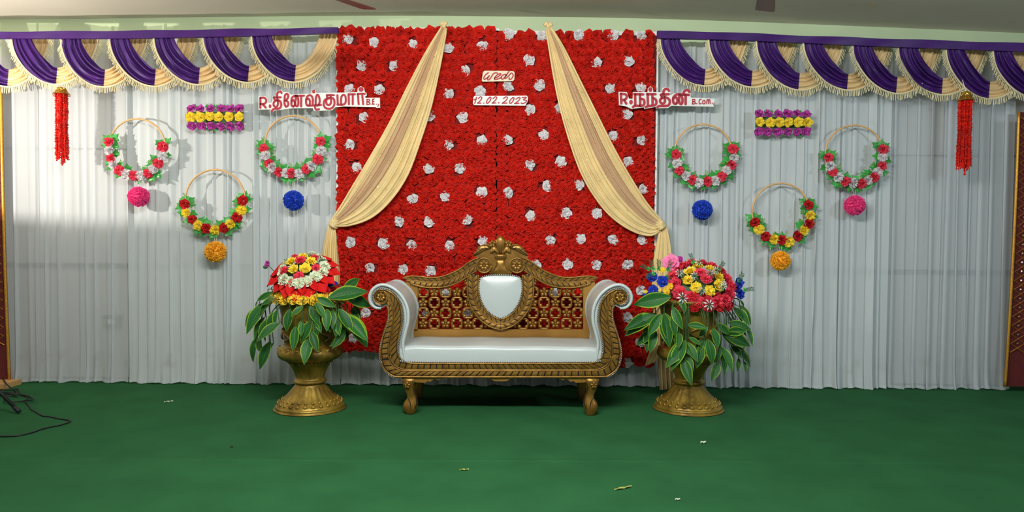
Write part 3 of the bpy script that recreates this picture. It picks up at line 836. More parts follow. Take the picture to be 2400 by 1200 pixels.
tassel('long red bead tassel with brass cap hanging at the left below the valance', 144, 204, 219, 396, 1, 4)
tassel('long red bead tassel with brass cap hanging at the right below the valance', 2264, 214, 234, 417, 2, 1)
# ------------------------------------------------------------------ flower hoops, pompoms, flower bars
hoop_fl = {k: [ruffle('flower', M[k], 0.040, 0.050, 4, 16, 60+s, 6) for s in range(2)] for k in ('pink_rose', 'white_flower', 'red_rose', 'yellow')}
def ivy_mesh(s):
    rg = random.Random(s); mb = MB()
    out = [(0,0),(0.30,0.10),(0.52,0.02),(0.44,0.34),(0.62,0.52),(0.30,0.62),(0.12,0.86),(0,1.12)]
    pts = [(x, y) for x, y in out]
    vs = [(0, y, 0.06*sin(y*3)) for y in (0, 0.3, 0.6, 0.85, 1.12)]
    mid = len(vs); fs = []
    for s2 in (1, -1):
        o = len(vs)
        vs += [(s2*x, y, 0.16*abs(x) - 0.12*y*y + rg.uniform(-.03,.03)) for x, y in pts[1:-1]]
        q = [o+i for i in range(6)]
        tri = [(0,q[0],1),(q[0],q[1],q[2]),(q[0],q[2],1),(1,q[2],2),(q[2],q[3],q[4]),(q[2],q[4],2),(2,q[4],3),(q[4],q[5],3),(3,q[5],4)]
        fs += tri if s2 == 1 else [t[::-1] for t in tri]
    mb.add([Vector(v)*0.048 for v in vs], fs)
    return mb.mesh('leaf', M['ivy'])
ivy_me = [ivy_mesh(s) for s in range(3)]
def sprig_mesh(m, s, n=9, ln=0.05):
    rg = random.Random(s); mb = MB(); mb.tube([(0,0,0),(0,ln*0.5,0.004),(0,ln,0.01)], 0.0012, 4)
    for k in range(n):
        f = 0.25+0.75*k/n; sd = 1 if k % 2 else -1; b = Vector((0, ln*f, 0.008*f)); e = b + Vector((sd*ln*0.24*rg.uniform(.7,1.2), ln*0.16, rg.uniform(0,.01)))
        w = Vector((0.0, 0.004, 0)); mid = (b+e)/2
        mb.add([b, mid+w+Vector((0,0,.002)), e, mid-w], [(0,1,2,3)])
    return mb.mesh('sprig', m)
fern_me = [sprig_mesh(M['fern'], s) for s in range(2)]
def dirq(n, up, lean=0.0):
    """orientation whose local Z is n and local Y points along up"""
    n = Vector(n).normalized(); y = Vector(up) - n*Vector(up).dot(n); y.normalize(); x = y.cross(n)
    return Matrix((x, y, n)).transposed().to_quaternion()

def pom_mesh(m, seed, r=0.078, n=420):
    rg = random.Random(seed); mb = MB(); mb.ell((0,0,0), (r*0.84,)*3, 14, 9)
    for k in range(n):
        z = 1-2*(k+0.5)/n; a = k*2.39996; q = sqrt(1-z*z); d = Vector((q*cos(a), q*sin(a), z))
        d = (d + Vector((rg.uniform(-.1,.1), rg.uniform(-.1,.1), rg.uniform(-.1,.1)))).normalized()
        u = d.orthogonal().normalized(); u = Matrix.Rotation(rg.uniform(0, 6), 3, d) @ u; w = d.cross(u)
        b = d*r*0.70; t = d*r*rg.uniform(0.95, 1.06); h = 0.0085
        mb.add([b, t+u*h+w*h*.3, t+w*h*.9, t-u*h+w*h*.2, t-d*0.004-w*h*0.6], [(0,1,2),(0,2,3),(0,3,4),(0,4,1)])
    return mb.mesh('pompom', m)
pom_me = {c: pom_mesh(M['pom_'+c], i) for i, c in enumerate(('pink', 'orange', 'blue'))}

HOOPS = [
 ('white and pink flower hoop beside the left red tassel', (322,345), 66, 277, [(259,335),(259,354),(264,372),(269,387),(282,399),(299,409),(316,412),(333,412),(348,407),(361,397),(372,382),(381,366),(383,344)], ('pink_rose','white_flower'),
  'pink', (325,461), 24, 'hot pink tissue pompom hanging below the leftmost flower hoop'),
 ('white and pink flower hoop under the left name board', (688,340), 68, 271, [(619,349),(624,366),(631,382),(640,393),(656,403),(671,407),(686,407),(702,407),(720,398),(733,388),(744,373),(752,353),(754,333)], ('pink_rose','white_flower'),
  'blue', (688,470), 24, 'blue tissue pompom hanging beside the tied left drape'),
 ('red and yellow flower hoop hanging lowest on the left curtains', (505,468), 70, 398, [(435,478),(439,499),(453,514),(466,528),(485,535),(506,537),(527,535),(542,523),(557,509),(567,493),(571,471)], ('red_rose','yellow'),
  'orange', (505,590), 25, 'orange tissue pompom hanging low on the left curtains'),
 ('white and pink flower hoop nearest the tied right drape', (1648,360), 68, 292, [(1582,364),(1586,383),(1593,399),(1605,413),(1620,422),(1638,427),(1656,426),(1674,424),(1691,414),(1703,400),(1711,386),(1717,370),(1716,351)], ('pink_rose','white_flower'),
  'blue', (1646,492), 24, 'blue tissue pompom hanging above the right urn flowers'),
 ('white and pink flower hoop nearest the right red tassel', (2002,362), 68, 294, [(1939,371),(1942,388),(1952,404),(1963,415),(1979,425),(1996,427),(2015,429),(2031,423),(2045,415),(2055,404),(2064,388),(2067,370),(2065,351)], ('pink_rose','white_flower'),
  'pink', (2003,481), 24, 'hot pink tissue pompom hanging below the rightmost flower hoop'),
 ('red and yellow flower hoop hanging lowest on the right curtains', (1830,497), 67, 430, [(1768,520),(1778,538),(1792,553),(1811,560),(1830,564),(1848,566),(1865,554),(1880,541),(1891,525),(1896,505),(1892,482)], ('red_rose','yellow'),
  'orange', (1829,611), 23, 'orange tissue pompom hanging low on the right curtains'),
]
HY = -0.085
for hi, (label, c, R, top, fl, cols, pc, pp, pr, plabel) in enumerate(HOOPS):
    rg = random.Random(100+hi)
    C = P(c[0], c[1], HY); Rw = (P(c[0]+R, c[1], HY)-C).length
    t = thing('flower_hoop', label, 'hoop', C, 'flower hoops on the curtains')
    mb = MB(); mb.tube([C + Vector((Rw*cos(a*2*pi/64), 0, Rw*sin(a*2*pi/64))) for a in range(65)], 0.0075, 8, False); mb.build('ring', M['bamboo'], t, smooth=True)
    mb = MB(); q = C+Vector((0,0,Rw)); mb.tube([q, q+Vector((0.004,0.03,0.02)), q+Vector((0,0.07,0.0))], 0.002, 4); mb.build('hook', M['thread'], t)
    nf = len(fl)
    for i, (x, y) in enumerate(fl):
        p = P(x, y, HY-0.012); d = (p-C); d.y = 0; d.normalize()
        me = hoop_fl[cols[i % 2]][rg.randint(0, 1)]
        place('flower', me, t, p, rot_to((d.x*0.1+rg.uniform(-.35,.35), -1, d.z*0.1+rg.uniform(-.35,.35)), rg.uniform(0, 6)), rg.uniform(1.0, 1.14))
    for i in range(nf*2+6):
        f = fl[min(nf-1, i//2)]
        p = P(f[0], f[1], HY-0.004); d = (p-C); d.y = 0; d.normalize(); tg = Vector((-d.z, 0, d.x))
        if i >= nf*2:                  # ends of the spray point up the ring
            f = fl[0] if i % 2 == 0 else fl[-1]; p = P(f[0], f[1], HY-0.004); sgn = 1 if i % 2 else -1; dr = Vector((((i-nf*2)//2-1)*0.95*sgn + rg.uniform(-.2,.2), 0, 0.9)); st = 0.026
        else:
            out = 1 if i % 2 else -1
            dr = d*out*1.0 + tg*rg.uniform(-.8,.8); st = 0.022
            if rg.random() < 0.12: continue
        dr.normalize()
        n = Vector((rg.uniform(-.4,.4), -1, rg.uniform(-.2,.6)))
        place('leaf', rg.choice(ivy_me), t, p + dr*st, dirq(n, dr), rg.uniform(1.1, 1.55))
        if i % 4 == 0:
            dr2 = (dr + tg*rg.uniform(-1,1)).normalized()
            place('sprig', rg.choice(fern_me), t, p + dr2*0.03 + Vector((0,-0.008,0)), dirq((0,-1,0.1), dr2), rg.uniform(0.8, 1.2))
    pcn = P(pp[0], pp[1], -0.115)
    mb = MB(); a = C - Vector((0, 0, Rw)); bq = pcn + Vector((0, 0, 0.05))
    for s in (-0.02, 0.02): mb.tube([a+Vector((s,-0.004,0)), bq], 0.0012, 4)
    mb.build('thread', M['thread'], t)
    sr = (P(pp[0]+pr, pp[1], -0.115)-pcn).length/0.078
    o = place('pompom', pom_me[pc], None, pcn, (rg.uniform(0,3), rg.uniform(0,3), 0), sr*0.97)
    tag(o, plabel, 'pompom', 'tissue pompoms')

bar_p = [ruffle('purple_flower', M['purple_flower'], 0.042, 0.04, 4, 14, 80+s, 4) for s in range(2)]
bar_y = [ruffle('yellow_flower', M['yellow'], 0.043, 0.045, 4, 16, 90+s, 5) for s in range(2)]
BARS = [('purple and yellow flower bar above the lowest left hoop', [448,470,492,514,538,562], (257,275,294), [450,472,495,519,541,564], 0),
        ('purple and yellow flower bar above the lowest right hoop', [1779,1805,1825,1846,1870,1891], (269,287,308), [1777,1799,1822,1845,1867,1889], 1)]
for bi, (label, ys_, (r0, r1, r2), xp, k) in enumerate(BARS):
    rg = random.Random(200+bi)
    C = P((ys_[0]+ys_[-1])/2, r1, -0.08)
    t = thing('flower_bar', label, 'flower garland', C, 'flower bars on the curtains')
    mb = MB(); a = P(ys_[0]-8, r1+12, -0.07); b = P(ys_[-1]+8, r1-12, -0.07); mb.box((a.x, -0.075, a.z), (b.x, -0.060, b.z)); mb.build('backing', M['stem'], t)
    for x in xp:
        for r in (r0, r2):
            place('purple_flower', rg.choice(bar_p), t, P(x+rg.uniform(-1,1), r+rg.uniform(-1,1), -0.085), rot_to((rg.uniform(-.25,.25), -1, 0.45 if r == r0 else -0.45), rg.uniform(0,6)), rg.uniform(.85,.98))
    for x in ys_:
        place('yellow_flower', rg.choice(bar_y), t, P(x, r1+rg.uniform(-1,1), -0.105), rot_to((rg.uniform(-.2,.2), -1, rg.uniform(-.2,.2)), rg.uniform(0,6)), rg.uniform(.92,1.02))
    for i in range(26):
        x = rg.uniform(ys_[0]-6, ys_[-1]+6); up = 1 if i % 2 else -1
        p = P(x, r0+2 if up > 0 else r2-2, -0.072); dr = Vector((rg.uniform(-.6,.6), 0, up))
        place('leaf', rg.choice(ivy_me), t, p+dr*0.022, dirq((rg.uniform(-.3,.3),-1,.1), dr), rg.uniform(.4,.7))
# ------------------------------------------------------------------ carved sofa
SY = -0.98          # plane of the carved front
YB = -0.43          # front of the back rest
MX = lambda x: 2346 - x
def mirror(pts): return [(MX(x), y) for x, y in pts]
sofa = thing('carved_sofa', 'carved antique gold sofa with white leatherette seat and shield-backed crest', 'sofa', (P(1173, 600, SY).x, SY+0.28, 0))

def carved_band(name, A, B, Y, thick, tile, n=60, label=None, taper=None):
    A = resample(cr(A, 8), n+1); B = resample(cr(B, 8), n+1)
    def pt(u, v, dy=0.0):
        i = min(n-1, max(0, int(u*n))); f = u*n - i
        p = A[i].lerp(A[i+1], f).lerp(B[i].lerp(B[i+1], f), v)
        return P(p.x, p.y, Y) + Vector((0, -dy, 0))
    base = MB(); prof = [(0,-thick),(0,0.0),(0.25,0.002),(0.5,0.003),(0.75,0.002),(1,0.0),(1,-thick),(0,-thick)]
    rows = [[pt(k/n, v, d) for v, d in prof] for k in range(n+1)]
    base.grid(rows)
    base.f.append(tuple(range(7))[::-1]); o = n*8; base.f.append(tuple(range(o, o+7)))
    bo = base.build(name, M['dark'], sofa)
    if label: tag(bo, label)
    rd = MB()
    for v, r in ((0.02, 0.0070), (0.455, 0.0042), (0.545, 0.0042), (0.98, 0.0070)):
        rd.tube([pt(k/n, v, 0.003) for k in range(n+1)], r, 6)
    rd.build('ridge', M['gold'], bo, smooth=True)
    lf = MB()
    L = plen([(p.x, p.y) for p in A])*0.5 + plen([(p.x, p.y) for p in B])*0.5
    m = max(3, int(L/tile)); du = 1.0/m
    for v0, v1, sl in ((0.09, 0.44, 1), (0.91, 0.56, 1)):
        for k in range(m):
            u0 = k*du; g = 0.82; s = 0.55*du*sl
            def q(a, b, dy):
                return pt(min(1, max(0, u0 + a*du*g + s*b)), v0 + (v1-v0)*b, dy)
            # leaf scale: one end proud, the other sunk
            sec = []
            for a, dy in ((0.0, 0.0055), (0.45, 0.0075), (0.95, 0.0085)):
                sec.append([q(a, 0.0, 0.001), q(a, 0.10, dy*0.9), q(a, 0.55, dy), q(a+0.05, 0.92, dy*0.8), q(a+0.05, 1.0, 0.001)])
            sec.append([q(1.0, b, 0.0) for b in (0, .18, .55, .9, 1.0)])
            lf.grid(sec)
    lf.build('carved_leaves', M['gold'], bo)
    return bo, pt

def rope(name, pts, Y, r, m1, m2, parent, step=4.2, dy=0.0):
    pts = cr(pts, 8); L = plen(pts); n = int(L/step); pp = resample(pts, n+1)
    a = MB(); b = MB()
    W = [P(p.x, p.y, Y) + Vector((0, -dy, 0)) for p in pp]
    b.tube(W, r*0.72, 6)
    for i in range(n):
        t = (W[i+1]-W[i]); ln = t.length; t.normalize(); y = Vector((0, -1, 0)); w = t.cross(y).normalized()
        ax = (t*0.8 + w*0.6).normalized(); bx = ax.cross(y); c = (W[i]+W[i+1])/2 + y*r*0.2
        e = [ax*r*1.45, bx*ln*0.30, y*r*1.0]
        a.add([c+e[0], c-e[0], c+e[1], c-e[1], c+e[2], c-e[2]], [(0,2,4),(2,1,4),(1,3,4),(3,0,4),(2,0,5),(1,2,5),(3,1,5),(0,3,5)])
    o = a.build(name, m1, parent); b.build('core', m2, o)
    return o

def rosette_mesh(name, n=5, r=1.0, m=None):
    mb = MB()
    for k in range(n):
        a = 2*pi*k/n + pi/2; c = Vector((0.60*r*cos(a), 0.60*r*sin(a), 0.10*r))
        e = MB(); e.ell((0,0,0), (0.44*r, 0.37*r, 0.22*r), 8, 4)
        Mx = Matrix.Translation(c) @ Matrix.Rotation(a, 4, 'Z') @ Matrix.Rotation(0.3, 4, 'Y'); mb.merge(e, Mx)
    mb.ell((0,0,0.2*r), (0.22*r, 0.22*r, 0.16*r), 8, 4)
    return mb.mesh(name, m or M['gold'], True)
ros5 = rosette_mesh('rosette', 5); ros7 = rosette_mesh('rosette', 7); 
def link_mesh():
    mb = MB(); pts = []
    for k in range(33):
        a = 2*pi*k/32; c, s = cos(a), sin(a)
        q = (abs(c)**4+abs(s)**4)**(-0.25); pts.append((c*q*0.86, s*q*0.92, 0.05))
    mb.tube(pts, 0.19, 6, False)
    for sx in (-1, 1):
        for sy in (-1, 1): mb.ell((sx*0.62, sy*0.52, 0.1), (0.36, 0.32, 0.24), 8, 4)
    return mb.mesh('chain_link', M['gold'], True)
link = link_mesh()
FRONT = Matrix.Rotation(pi/2, 3, 'X').to_quaternion()      # local Z faces the viewer (-Y)

ai = [(904,679),(920,687),(934,704),(941,724),(943,751),(938,777),(933,803),(933,822)]
ao = [(906,716),(910,726),(910,742),(906,760),(899,780),(893.5,803),(890.6,827),(893,846)]
white = [(950,850),(946,825),(944,803),(950,777),(956,751),(954,722),(942,696),(924,678),(905,669),(888,669),(873,679),(866,695),(869,711),(880,721),(893,722)]
for side in (0, 1):
    f = mirror if side else (lambda p: p)
    # upholstered arm: S-profile run from front to back
    prof = cr(white, 5); back = cr(ao, 4)
    if side: prof = [Vector((MX(p.x), p.y)) for p in prof]; back = [Vector((MX(p.x), p.y)) for p in back]
    loop = prof + back + [Vector(f([(900,868)])[0]), Vector(f([(944,868)])[0])]
    cx = sum(p.x for p in loop)/len(loop); cy = sum(p.y for p in loop)/len(loop)
    arm = MB(); rows = []
    for y, ins in ((SY+0.020, 2.2), (SY+0.006, 0.9), (SY+0.012, 0.0), (SY+0.03, 0.0), (SY+0.2, 0), (SY+0.4, 0), (YB+0.06, 0)):
        row = []
        for k, p in enumerate(loop):
            a = loop[k-1]; b = loop[(k+1) % len(loop)]; t = (b-a); nr = Vector((-t.y, t.x)); nr = nr.normalized() if nr.length else Vector((0, 0))
            if nr.dot(Vector((cx-p.x, cy-p.y))) < 0 and k > len(prof): nr = -nr
            w = P(p.x, p.y, SY); row.append(Vector((w.x, y, w.z)))
        rows.append(row)
    rows = rows[2:]
    arm.grid(rows, True); arm.f.append(tuple(range(len(loop))))
    o = len(loop)*(len(rows)-1); arm.f.append(tuple(range(o, o+len(loop)))[::-1])
    armo = tag(arm.build('arm', M['leather'], sofa), 'white leatherette scrolled arm')
    for pl in armo.data.polygons: pl.use_smooth = len(pl.vertices) == 4
    mb = MB(); mb.tube([P(p.x, p.y, SY) + Vector((0, 0.008, 0)) for p in prof], 0.012, 8); mb.build('front_roll', M['leather'], armo, smooth=True)
    carved_band('arm_front', f(ai), f(ao), SY-0.004, 0.03, 13, 48, 'gold carved leaf facing of the arm')
    # scroll end
    c = P(*f([(892.7, 696.5)])[0], SY-0.004); R = 0.0530
    sc = MB(); sc.prism([c + Vector((R*cos(a*pi/12), 0, R*sin(a*pi/12))) for a in range(24)], (0, 0.03, 0)); so = sc.build('scroll', M['dark'], sofa)
    sp = MB()
    sgn = -1 if side else 1
    sp.tube([c + Vector((sgn*(R*0.98-0.006*k/36)*cos(1.2+k*2*pi/36), -0.004, (R*0.98-0.006*k/36)*sin(1.2+k*2*pi/36))) for k in range(37)], 0.0065, 6)
    sp.tube([c + Vector((R*0.74*cos(k*2*pi/24), -0.003, R*0.74*sin(k*2*pi/24))) for k in range(25)], 0.004, 6)
    sp.build('spiral', M['gold'], so, smooth=True)
    place('rosette', ros7, so, c + Vector((0, -0.003, 0)), FRONT, R*0.66)
    rp = [(949,848),(938,838),(934,820),(935,803),(940,777),(945,751),(943,722),(936,702),(921,684),(904,676),(888,677),(876,687),(874,700),(881,712),(893,716)]
    rope('piping', f(rp), SY-0.012, 0.0078, M['piping_white'], M['dark'], sofa)
    rp = [(909,718),(911,742),(907,760),(900,780),(893,803),(889.5,827),(892,848),(898,862),(908,876),(924,884)]
    rope('piping', f(rp), SY-0.008, 0.0062, M['piping_white'], M['dark'], sofa)

ri = [(933,822),(936,836),(944,845),(959,850),(985,851),(1080,851),(1173,851)]
ro = [(893,846),(896,859),(905,871),(921,881),(940,883.5),(1080,884),(1173,884)]
full = lambda a: a + mirror(a[:-1])[::-1]
carved_band('front_rail', full(ri), full(ro), SY-0.004, 0.04, 15, 120, 'gold carved leaf rail under the seat')
rope('piping', full([(944,842),(958,848),(1173,849)]), SY-0.012, 0.0052, M['piping_white'], M['dark'], sofa)

# seat deck and cushion
a = P(936, 848, SY); b = P(MX(936), 814, SY); zt = b.z; zb = a.z - 0.01
mb = MB(); prof = []
y0, y1, r = SY+0.004, YB+0.01, 0.032
for k in range(7): an = pi/2*k/6; prof.append((y0 + r - r*cos(an), zt - r + r*sin(an)))
prof = [(y0, zb), (y0-0.004, (zb+zt)/2)] + prof + [(y0+0.2, zt+0.006), (y0+0.4, zt), (y1, zt-0.008), (y1, zb), (y0, zb)]
n = 40; rows = []
for i in range(n+1):
    x = a.x + (b.x-a.x)*i/n; e = min(1, min(i, n-i)/3); row = []
    for y, z in prof: row.append((x, y + 0.002*sin(i*0.8), z - (0.012*(1-e) if z > zb+0.02 else 0) + (0.002*sin(i*0.5)*e if z > zb+0.02 else 0)))
    rows.append(row)
mb.grid(rows); mb.f.append(tuple(range(len(prof)-1))); o = n*len(prof); mb.f.append(tuple(range(o, o+len(prof)-1))[::-1])
seat = tag(mb.build('seat', M['leather'], sofa, smooth=True), 'white leatherette seat cushion')
mb = MB(); zr = P(1173, 884, SY).z; mb.box((P(940,850,SY).x, SY+0.03, zr+0.01), (P(MX(940),850,SY).x, YB+0.08, zb+0.005)); mb.build('seat_frame', M['gold_flat'], sofa)

# back: plain members
def slab(name, poly, Y, th, m, parent, smooth=False):
    mb = MB(); mb.prism([P(x, y, Y) for x, y in poly], (0, th, 0)); return mb.build(name, m, parent)
slab('bottom_rail', [(950,772),(1396,772),(1396,800),(950,800)], YB, 0.05, M['gold_flat'], sofa)
slab('stile', [(952,660),(979,666),(979,775),(952,775)], YB, 0.05, M['gold_flat'], sofa)
slab('stile', mirror([(952,660),(979,666),(979,775),(952,775)]), YB, 0.05, M['gold_flat'], sofa)
tu = [(944,651),(960,647),(978,647),(1010,650),(1038,647),(1074,632),(1104,611),(1124,603)]
tl = [(962,664),(972,668),(984,671),(1002,674),(1034,674),(1066,666),(1094,650),(1118,634)]
su = [(1099,641),(1095,664),(1096,692),(1104,720),(1120,744),(1140,761),(1156,769),(1173,773)]
sl = [(1122,644),(1121,664),(1122,686),(1128,709),(1141,730),(1155,741),(1164,745),(1173,748)]
for side in (0, 1):
    f = mirror if side else (lambda p: p)
    carved_band('top_rail', f(tu), f(tl), YB-0.010, 0.05, 13.5, 60, 'gold carved top rail of the back')
    carved_band('shield_border', f(su), f(sl), YB-0.022, 0.055, 13.0, 60, 'gold carved border of the shield medallion')
    c = P(*f([(1134.5, 622)])[0], YB-0.024); R = 0.056
    sc = MB(); sc.prism([c + Vector((R*cos(k*pi/12), 0, R*sin(k*pi/12))) for k in range(24)], (0, 0.06, 0)); so = sc.build('volute', M['gold'], sofa)
    sp = MB(); sp.tube([c + Vector((R*cos(k*2*pi/28), -0.003, R*sin(k*2*pi/28))) for k in range(29)], 0.0075, 6)
    sp.tube([c + Vector((R*0.76*cos(k*2*pi/28), -0.001, R*0.76*sin(k*2*pi/28))) for k in range(29)], 0.003, 5); sp.build('rim', M['gold'], so, smooth=True)
    dk = MB(); dk.prism([c + Vector((R*.82*cos(k*pi/12), -0.002, R*.82*sin(k*pi/12))) for k in range(24)], (0, 0.004, 0)); dk.build('recess', M['dark'], so)
    place('rosette', ros7, so, c + Vector((0, -0.003, 0)), FRONT, R*0.78)
    # openwork lattice: rosettes and links in a chequer pattern
    rows_y = [659, 684.5, 709, 733.5, 758.5]; cols_x = [992, 1018, 1044.5, 1071, 1097, 1120, 1143]
    for r, yy in enumerate(rows_y):
        for cidx, xx in enumerate(cols_x):
            top = interp([(984,671),(1002,674),(1034,674),(1066,666),(1094,650),(1118,634)], xx)
            lim = interp([(640,1100),(692,1098),(720,1106),(744,1122),(765,1150)], yy)
            if yy - 9 < top - 3 or xx > lim + 8: continue
            c = P(*f([(xx, yy)])[0], YB+0.012)
            k = 12.8/(FPX/(DIST+YB))
            if (r + cidx) % 2 == 0:
                place('rosette', ros5, sofa, c + Vector((0,-0.004,0)), FRONT, k*0.93)
            else: place('chain_link', link, sofa, c, FRONT, (k*1.03, k*0.98, k*0.8))
rope('piping', full([(1126,651),(1123,664),(1123.5,686),(1130,708),(1142.5,728),(1156,739),(1165,743.5),(1173,746)][:-1] + [(1173,746)]), YB-0.03, 0.0050, M['piping_white'], M['dark'], sofa)
rope('piping', [(1126,651),(1140,646),(1173,644),(1206,646),(1220,651)], YB-0.03, 0.0050, M['piping_white'], M['dark'], sofa)
# shield pad, domed
sh = [(1173,645),(1150,645.5),(1135,648),(1126,652),(1122.5,664),(1123,686),(1129,708),(1142,729),(1156,740),(1165,744.5),(1173,746)]
ring = cr([Vector(p) for p in sh + mirror(sh[1:-1])[::-1]], 4, True)
cc = Vector((1173, 686)); mb = MB(); rows = []
for k in range(9):
    f = k/8; rows.append([P(*(cc.lerp(p, f)), YB-0.024 - 0.026*(1-f**2.2)) for p in ring])
mb.grid(rows, True)
pad = tag(mb.build('shield_pad', M['leather'], sofa, smooth=True), 'white padded shield in the centre of the back')
slab('shield_board', [tuple(p) for p in ring], YB-0.023, 0.03, M['gold_flat'], sofa)
# crest
cb = [(1108,600),(1114,590),(1122,578),(1134,572),(1148,571),(1158,566),(1164,560),(1173,556)]
cb = cb + mirror(cb[:-1])[::-1]
low = [(1238,606),(1222,604),(1205,612),(1196,625),(1200,640),(1190,648),(1173,649),(1156,648),(1146,640),(1150,625),(1141,612),(1124,604)]
slab('crest_board', cb + [(1238,606)] + low[1:] , YB-0.006, 0.04, M['gold'], sofa)
def relief(name, poly, Y, th, parent=sofa, m='gold'):
    """pillowed relief: outline at the board, raised centre"""
    ring = cr([Vector(p) for p in poly], 3, True); c = sum(ring, Vector((0,0)))/len(ring); mb = MB()
    rows = [[P(p.x, p.y, Y+0.012) for p in ring], [P(p.x, p.y, Y-th*0.45) for p in ring],
            [P(*(c.lerp(p, 0.72)), Y-th*0.9) for p in ring], [P(*(c.lerp(p, 0.3)), Y-th) for p in ring], [P(*(c.lerp(p, 0.02)), Y-th) for p in ring]]
    mb.grid(rows, True); return mb.build(name, M[m], parent, smooth=True)
YC = YB-0.008
relief('crest_bud', [(1173,552),(1179,555),(1184,563),(1184,574),(1180,585),(1173,594),(1166,585),(1162,574),(1162,563),(1167,555)], YC, 0.026)
relief('crest_band', [(1160,596),(1173,595),(1186,596),(1185,606),(1173,607),(1161,606)], YC, 0.024)
relief('crest_skirt', [(1163,608),(1173,607),(1183,608),(1184,622),(1192,636),(1196,643),(1173,646),(1150,643),(1154,636),(1162,622)], YC, 0.018)
for side in (0, 1):
    f = mirror if side else (lambda p: p)
    relief('crest_petal', f([(1171,592),(1166,582),(1158,575),(1151,580),(1148,590),(1151,594),(1157,587),(1163,590),(1168,596)]), YC, 0.022)
    relief('crest_leaf', f([(1150,577),(1138,574),(1126,575),(1118,584),(1112,592),(1108,599),(1118,597),(1130,590),(1142,584),(1150,582)]), YC, 0.018)
    vein = MB()
    for k in range(5):
        x0, y0 = 1146-7*k, 579+2.6*k
        vein.tube([P(*f([(x0, y0)])[0], YC-0.019), P(*f([(x0-5, y0-4)])[0], YC-0.014)], 0.0028, 4)
    vein.tube([P(*f([(x, y)])[0], YC-0.019) for x, y in ((1148,580),(1130,584),(1111,597))], 0.0025, 4); vein.build('leaf_vein', M['dark'], sofa)
    place('rosette', ros5, sofa, P(*f([(1154, 571)])[0], YC-0.016), FRONT, 0.030)
# legs
def leg(name, secs, Y, m):
    """secs: (px centre, px half-width, py, half depth m)"""
    mb = MB(); rows = []
    for cx_, hw, py, hd in secs:
        c = P(cx_, py, Y); h = hw/(FPX/(DIST+Y)); row = []
        for k in range(16):
            a = 2*pi*k/16; q = (abs(cos(a))**3.2+abs(sin(a))**3.2)**(-1/3.2)
            row.append((c.x + h*q*cos(a), Y + hd*q*sin(a), max(0.001, c.z)))
        rows.append(row)
    mb.grid(rows, True); mb.f.append(tuple(range(16))[::-1]); o = 16*(len(rows)-1); mb.f.append(tuple(range(o, o+16)))
    return mb.build(name, m, sofa, smooth=True)
fl_ = [(961,18,884,.055),(960,17,893,.055),(960,14.5,902,.05),(960.5,12,912,.042),(963,9.5,922,.036),(966,11,932,.036),(963,16,942,.046),(962,17.5,950,.052),(961,16,958,.05),(962,12,966,.04),(962.5,10.5,971,.036),(962.5,10,974,.034)]
YL = SY+0.045
zf = PZ(963, 974).y
for side in (0, 1):
    sx = (lambda x: MX(x)) if side else (lambda x: x)
    lo = leg('leg', [(sx(a_), b_, c_, d_) for a_, b_, c_, d_ in fl_], YL, M['gold'])
    c = P(sx(954), 903, YL-0.055); place('leg_flower', ros5, lo, c, dirq((0.35 if side else -0.35, -1, 0), (0,0,1)), 0.026)
    gr = MB()
    gr.tube([P(sx(x), y, YL-0.052) for x, y in ((972,896),(968,906),(971,918),(976,928),(977,945),(972,957))], 0.0028, 4)
    gr.tube([P(sx(x), y, YL-0.053) for x, y in ((957,934),(962,945),(963,958))], 0.0024, 4); gr.build('groove', M['dark'], lo)
    leg('leg', [(sx(984), 12, 870, .04),(sx(984), 10, 880, .035),(sx(983.5), 9.5, 905, .032),(sx(983), 9, 922, .03),(sx(984), 6, 937.5, .022)], YL+0.47-0.02, M['gold_flat'])
    br = [(942,883),(1042,883),(1036,889),(1026,891),(1018,888),(1008,895),(1003,893),(996,897),(976,896),(942,892)]
    slab('leg_bracket', br if not side else mirror(br), SY+0.004, 0.05, M['gold_flat'], sofa)
slab('apron_drop', [(1133,883),(1213,883),(1207,889),(1196,888),(1188,893),(1173,894),(1158,893),(1150,888),(1139,889)], SY+0.004, 0.03, M['gold_flat'], sofa)
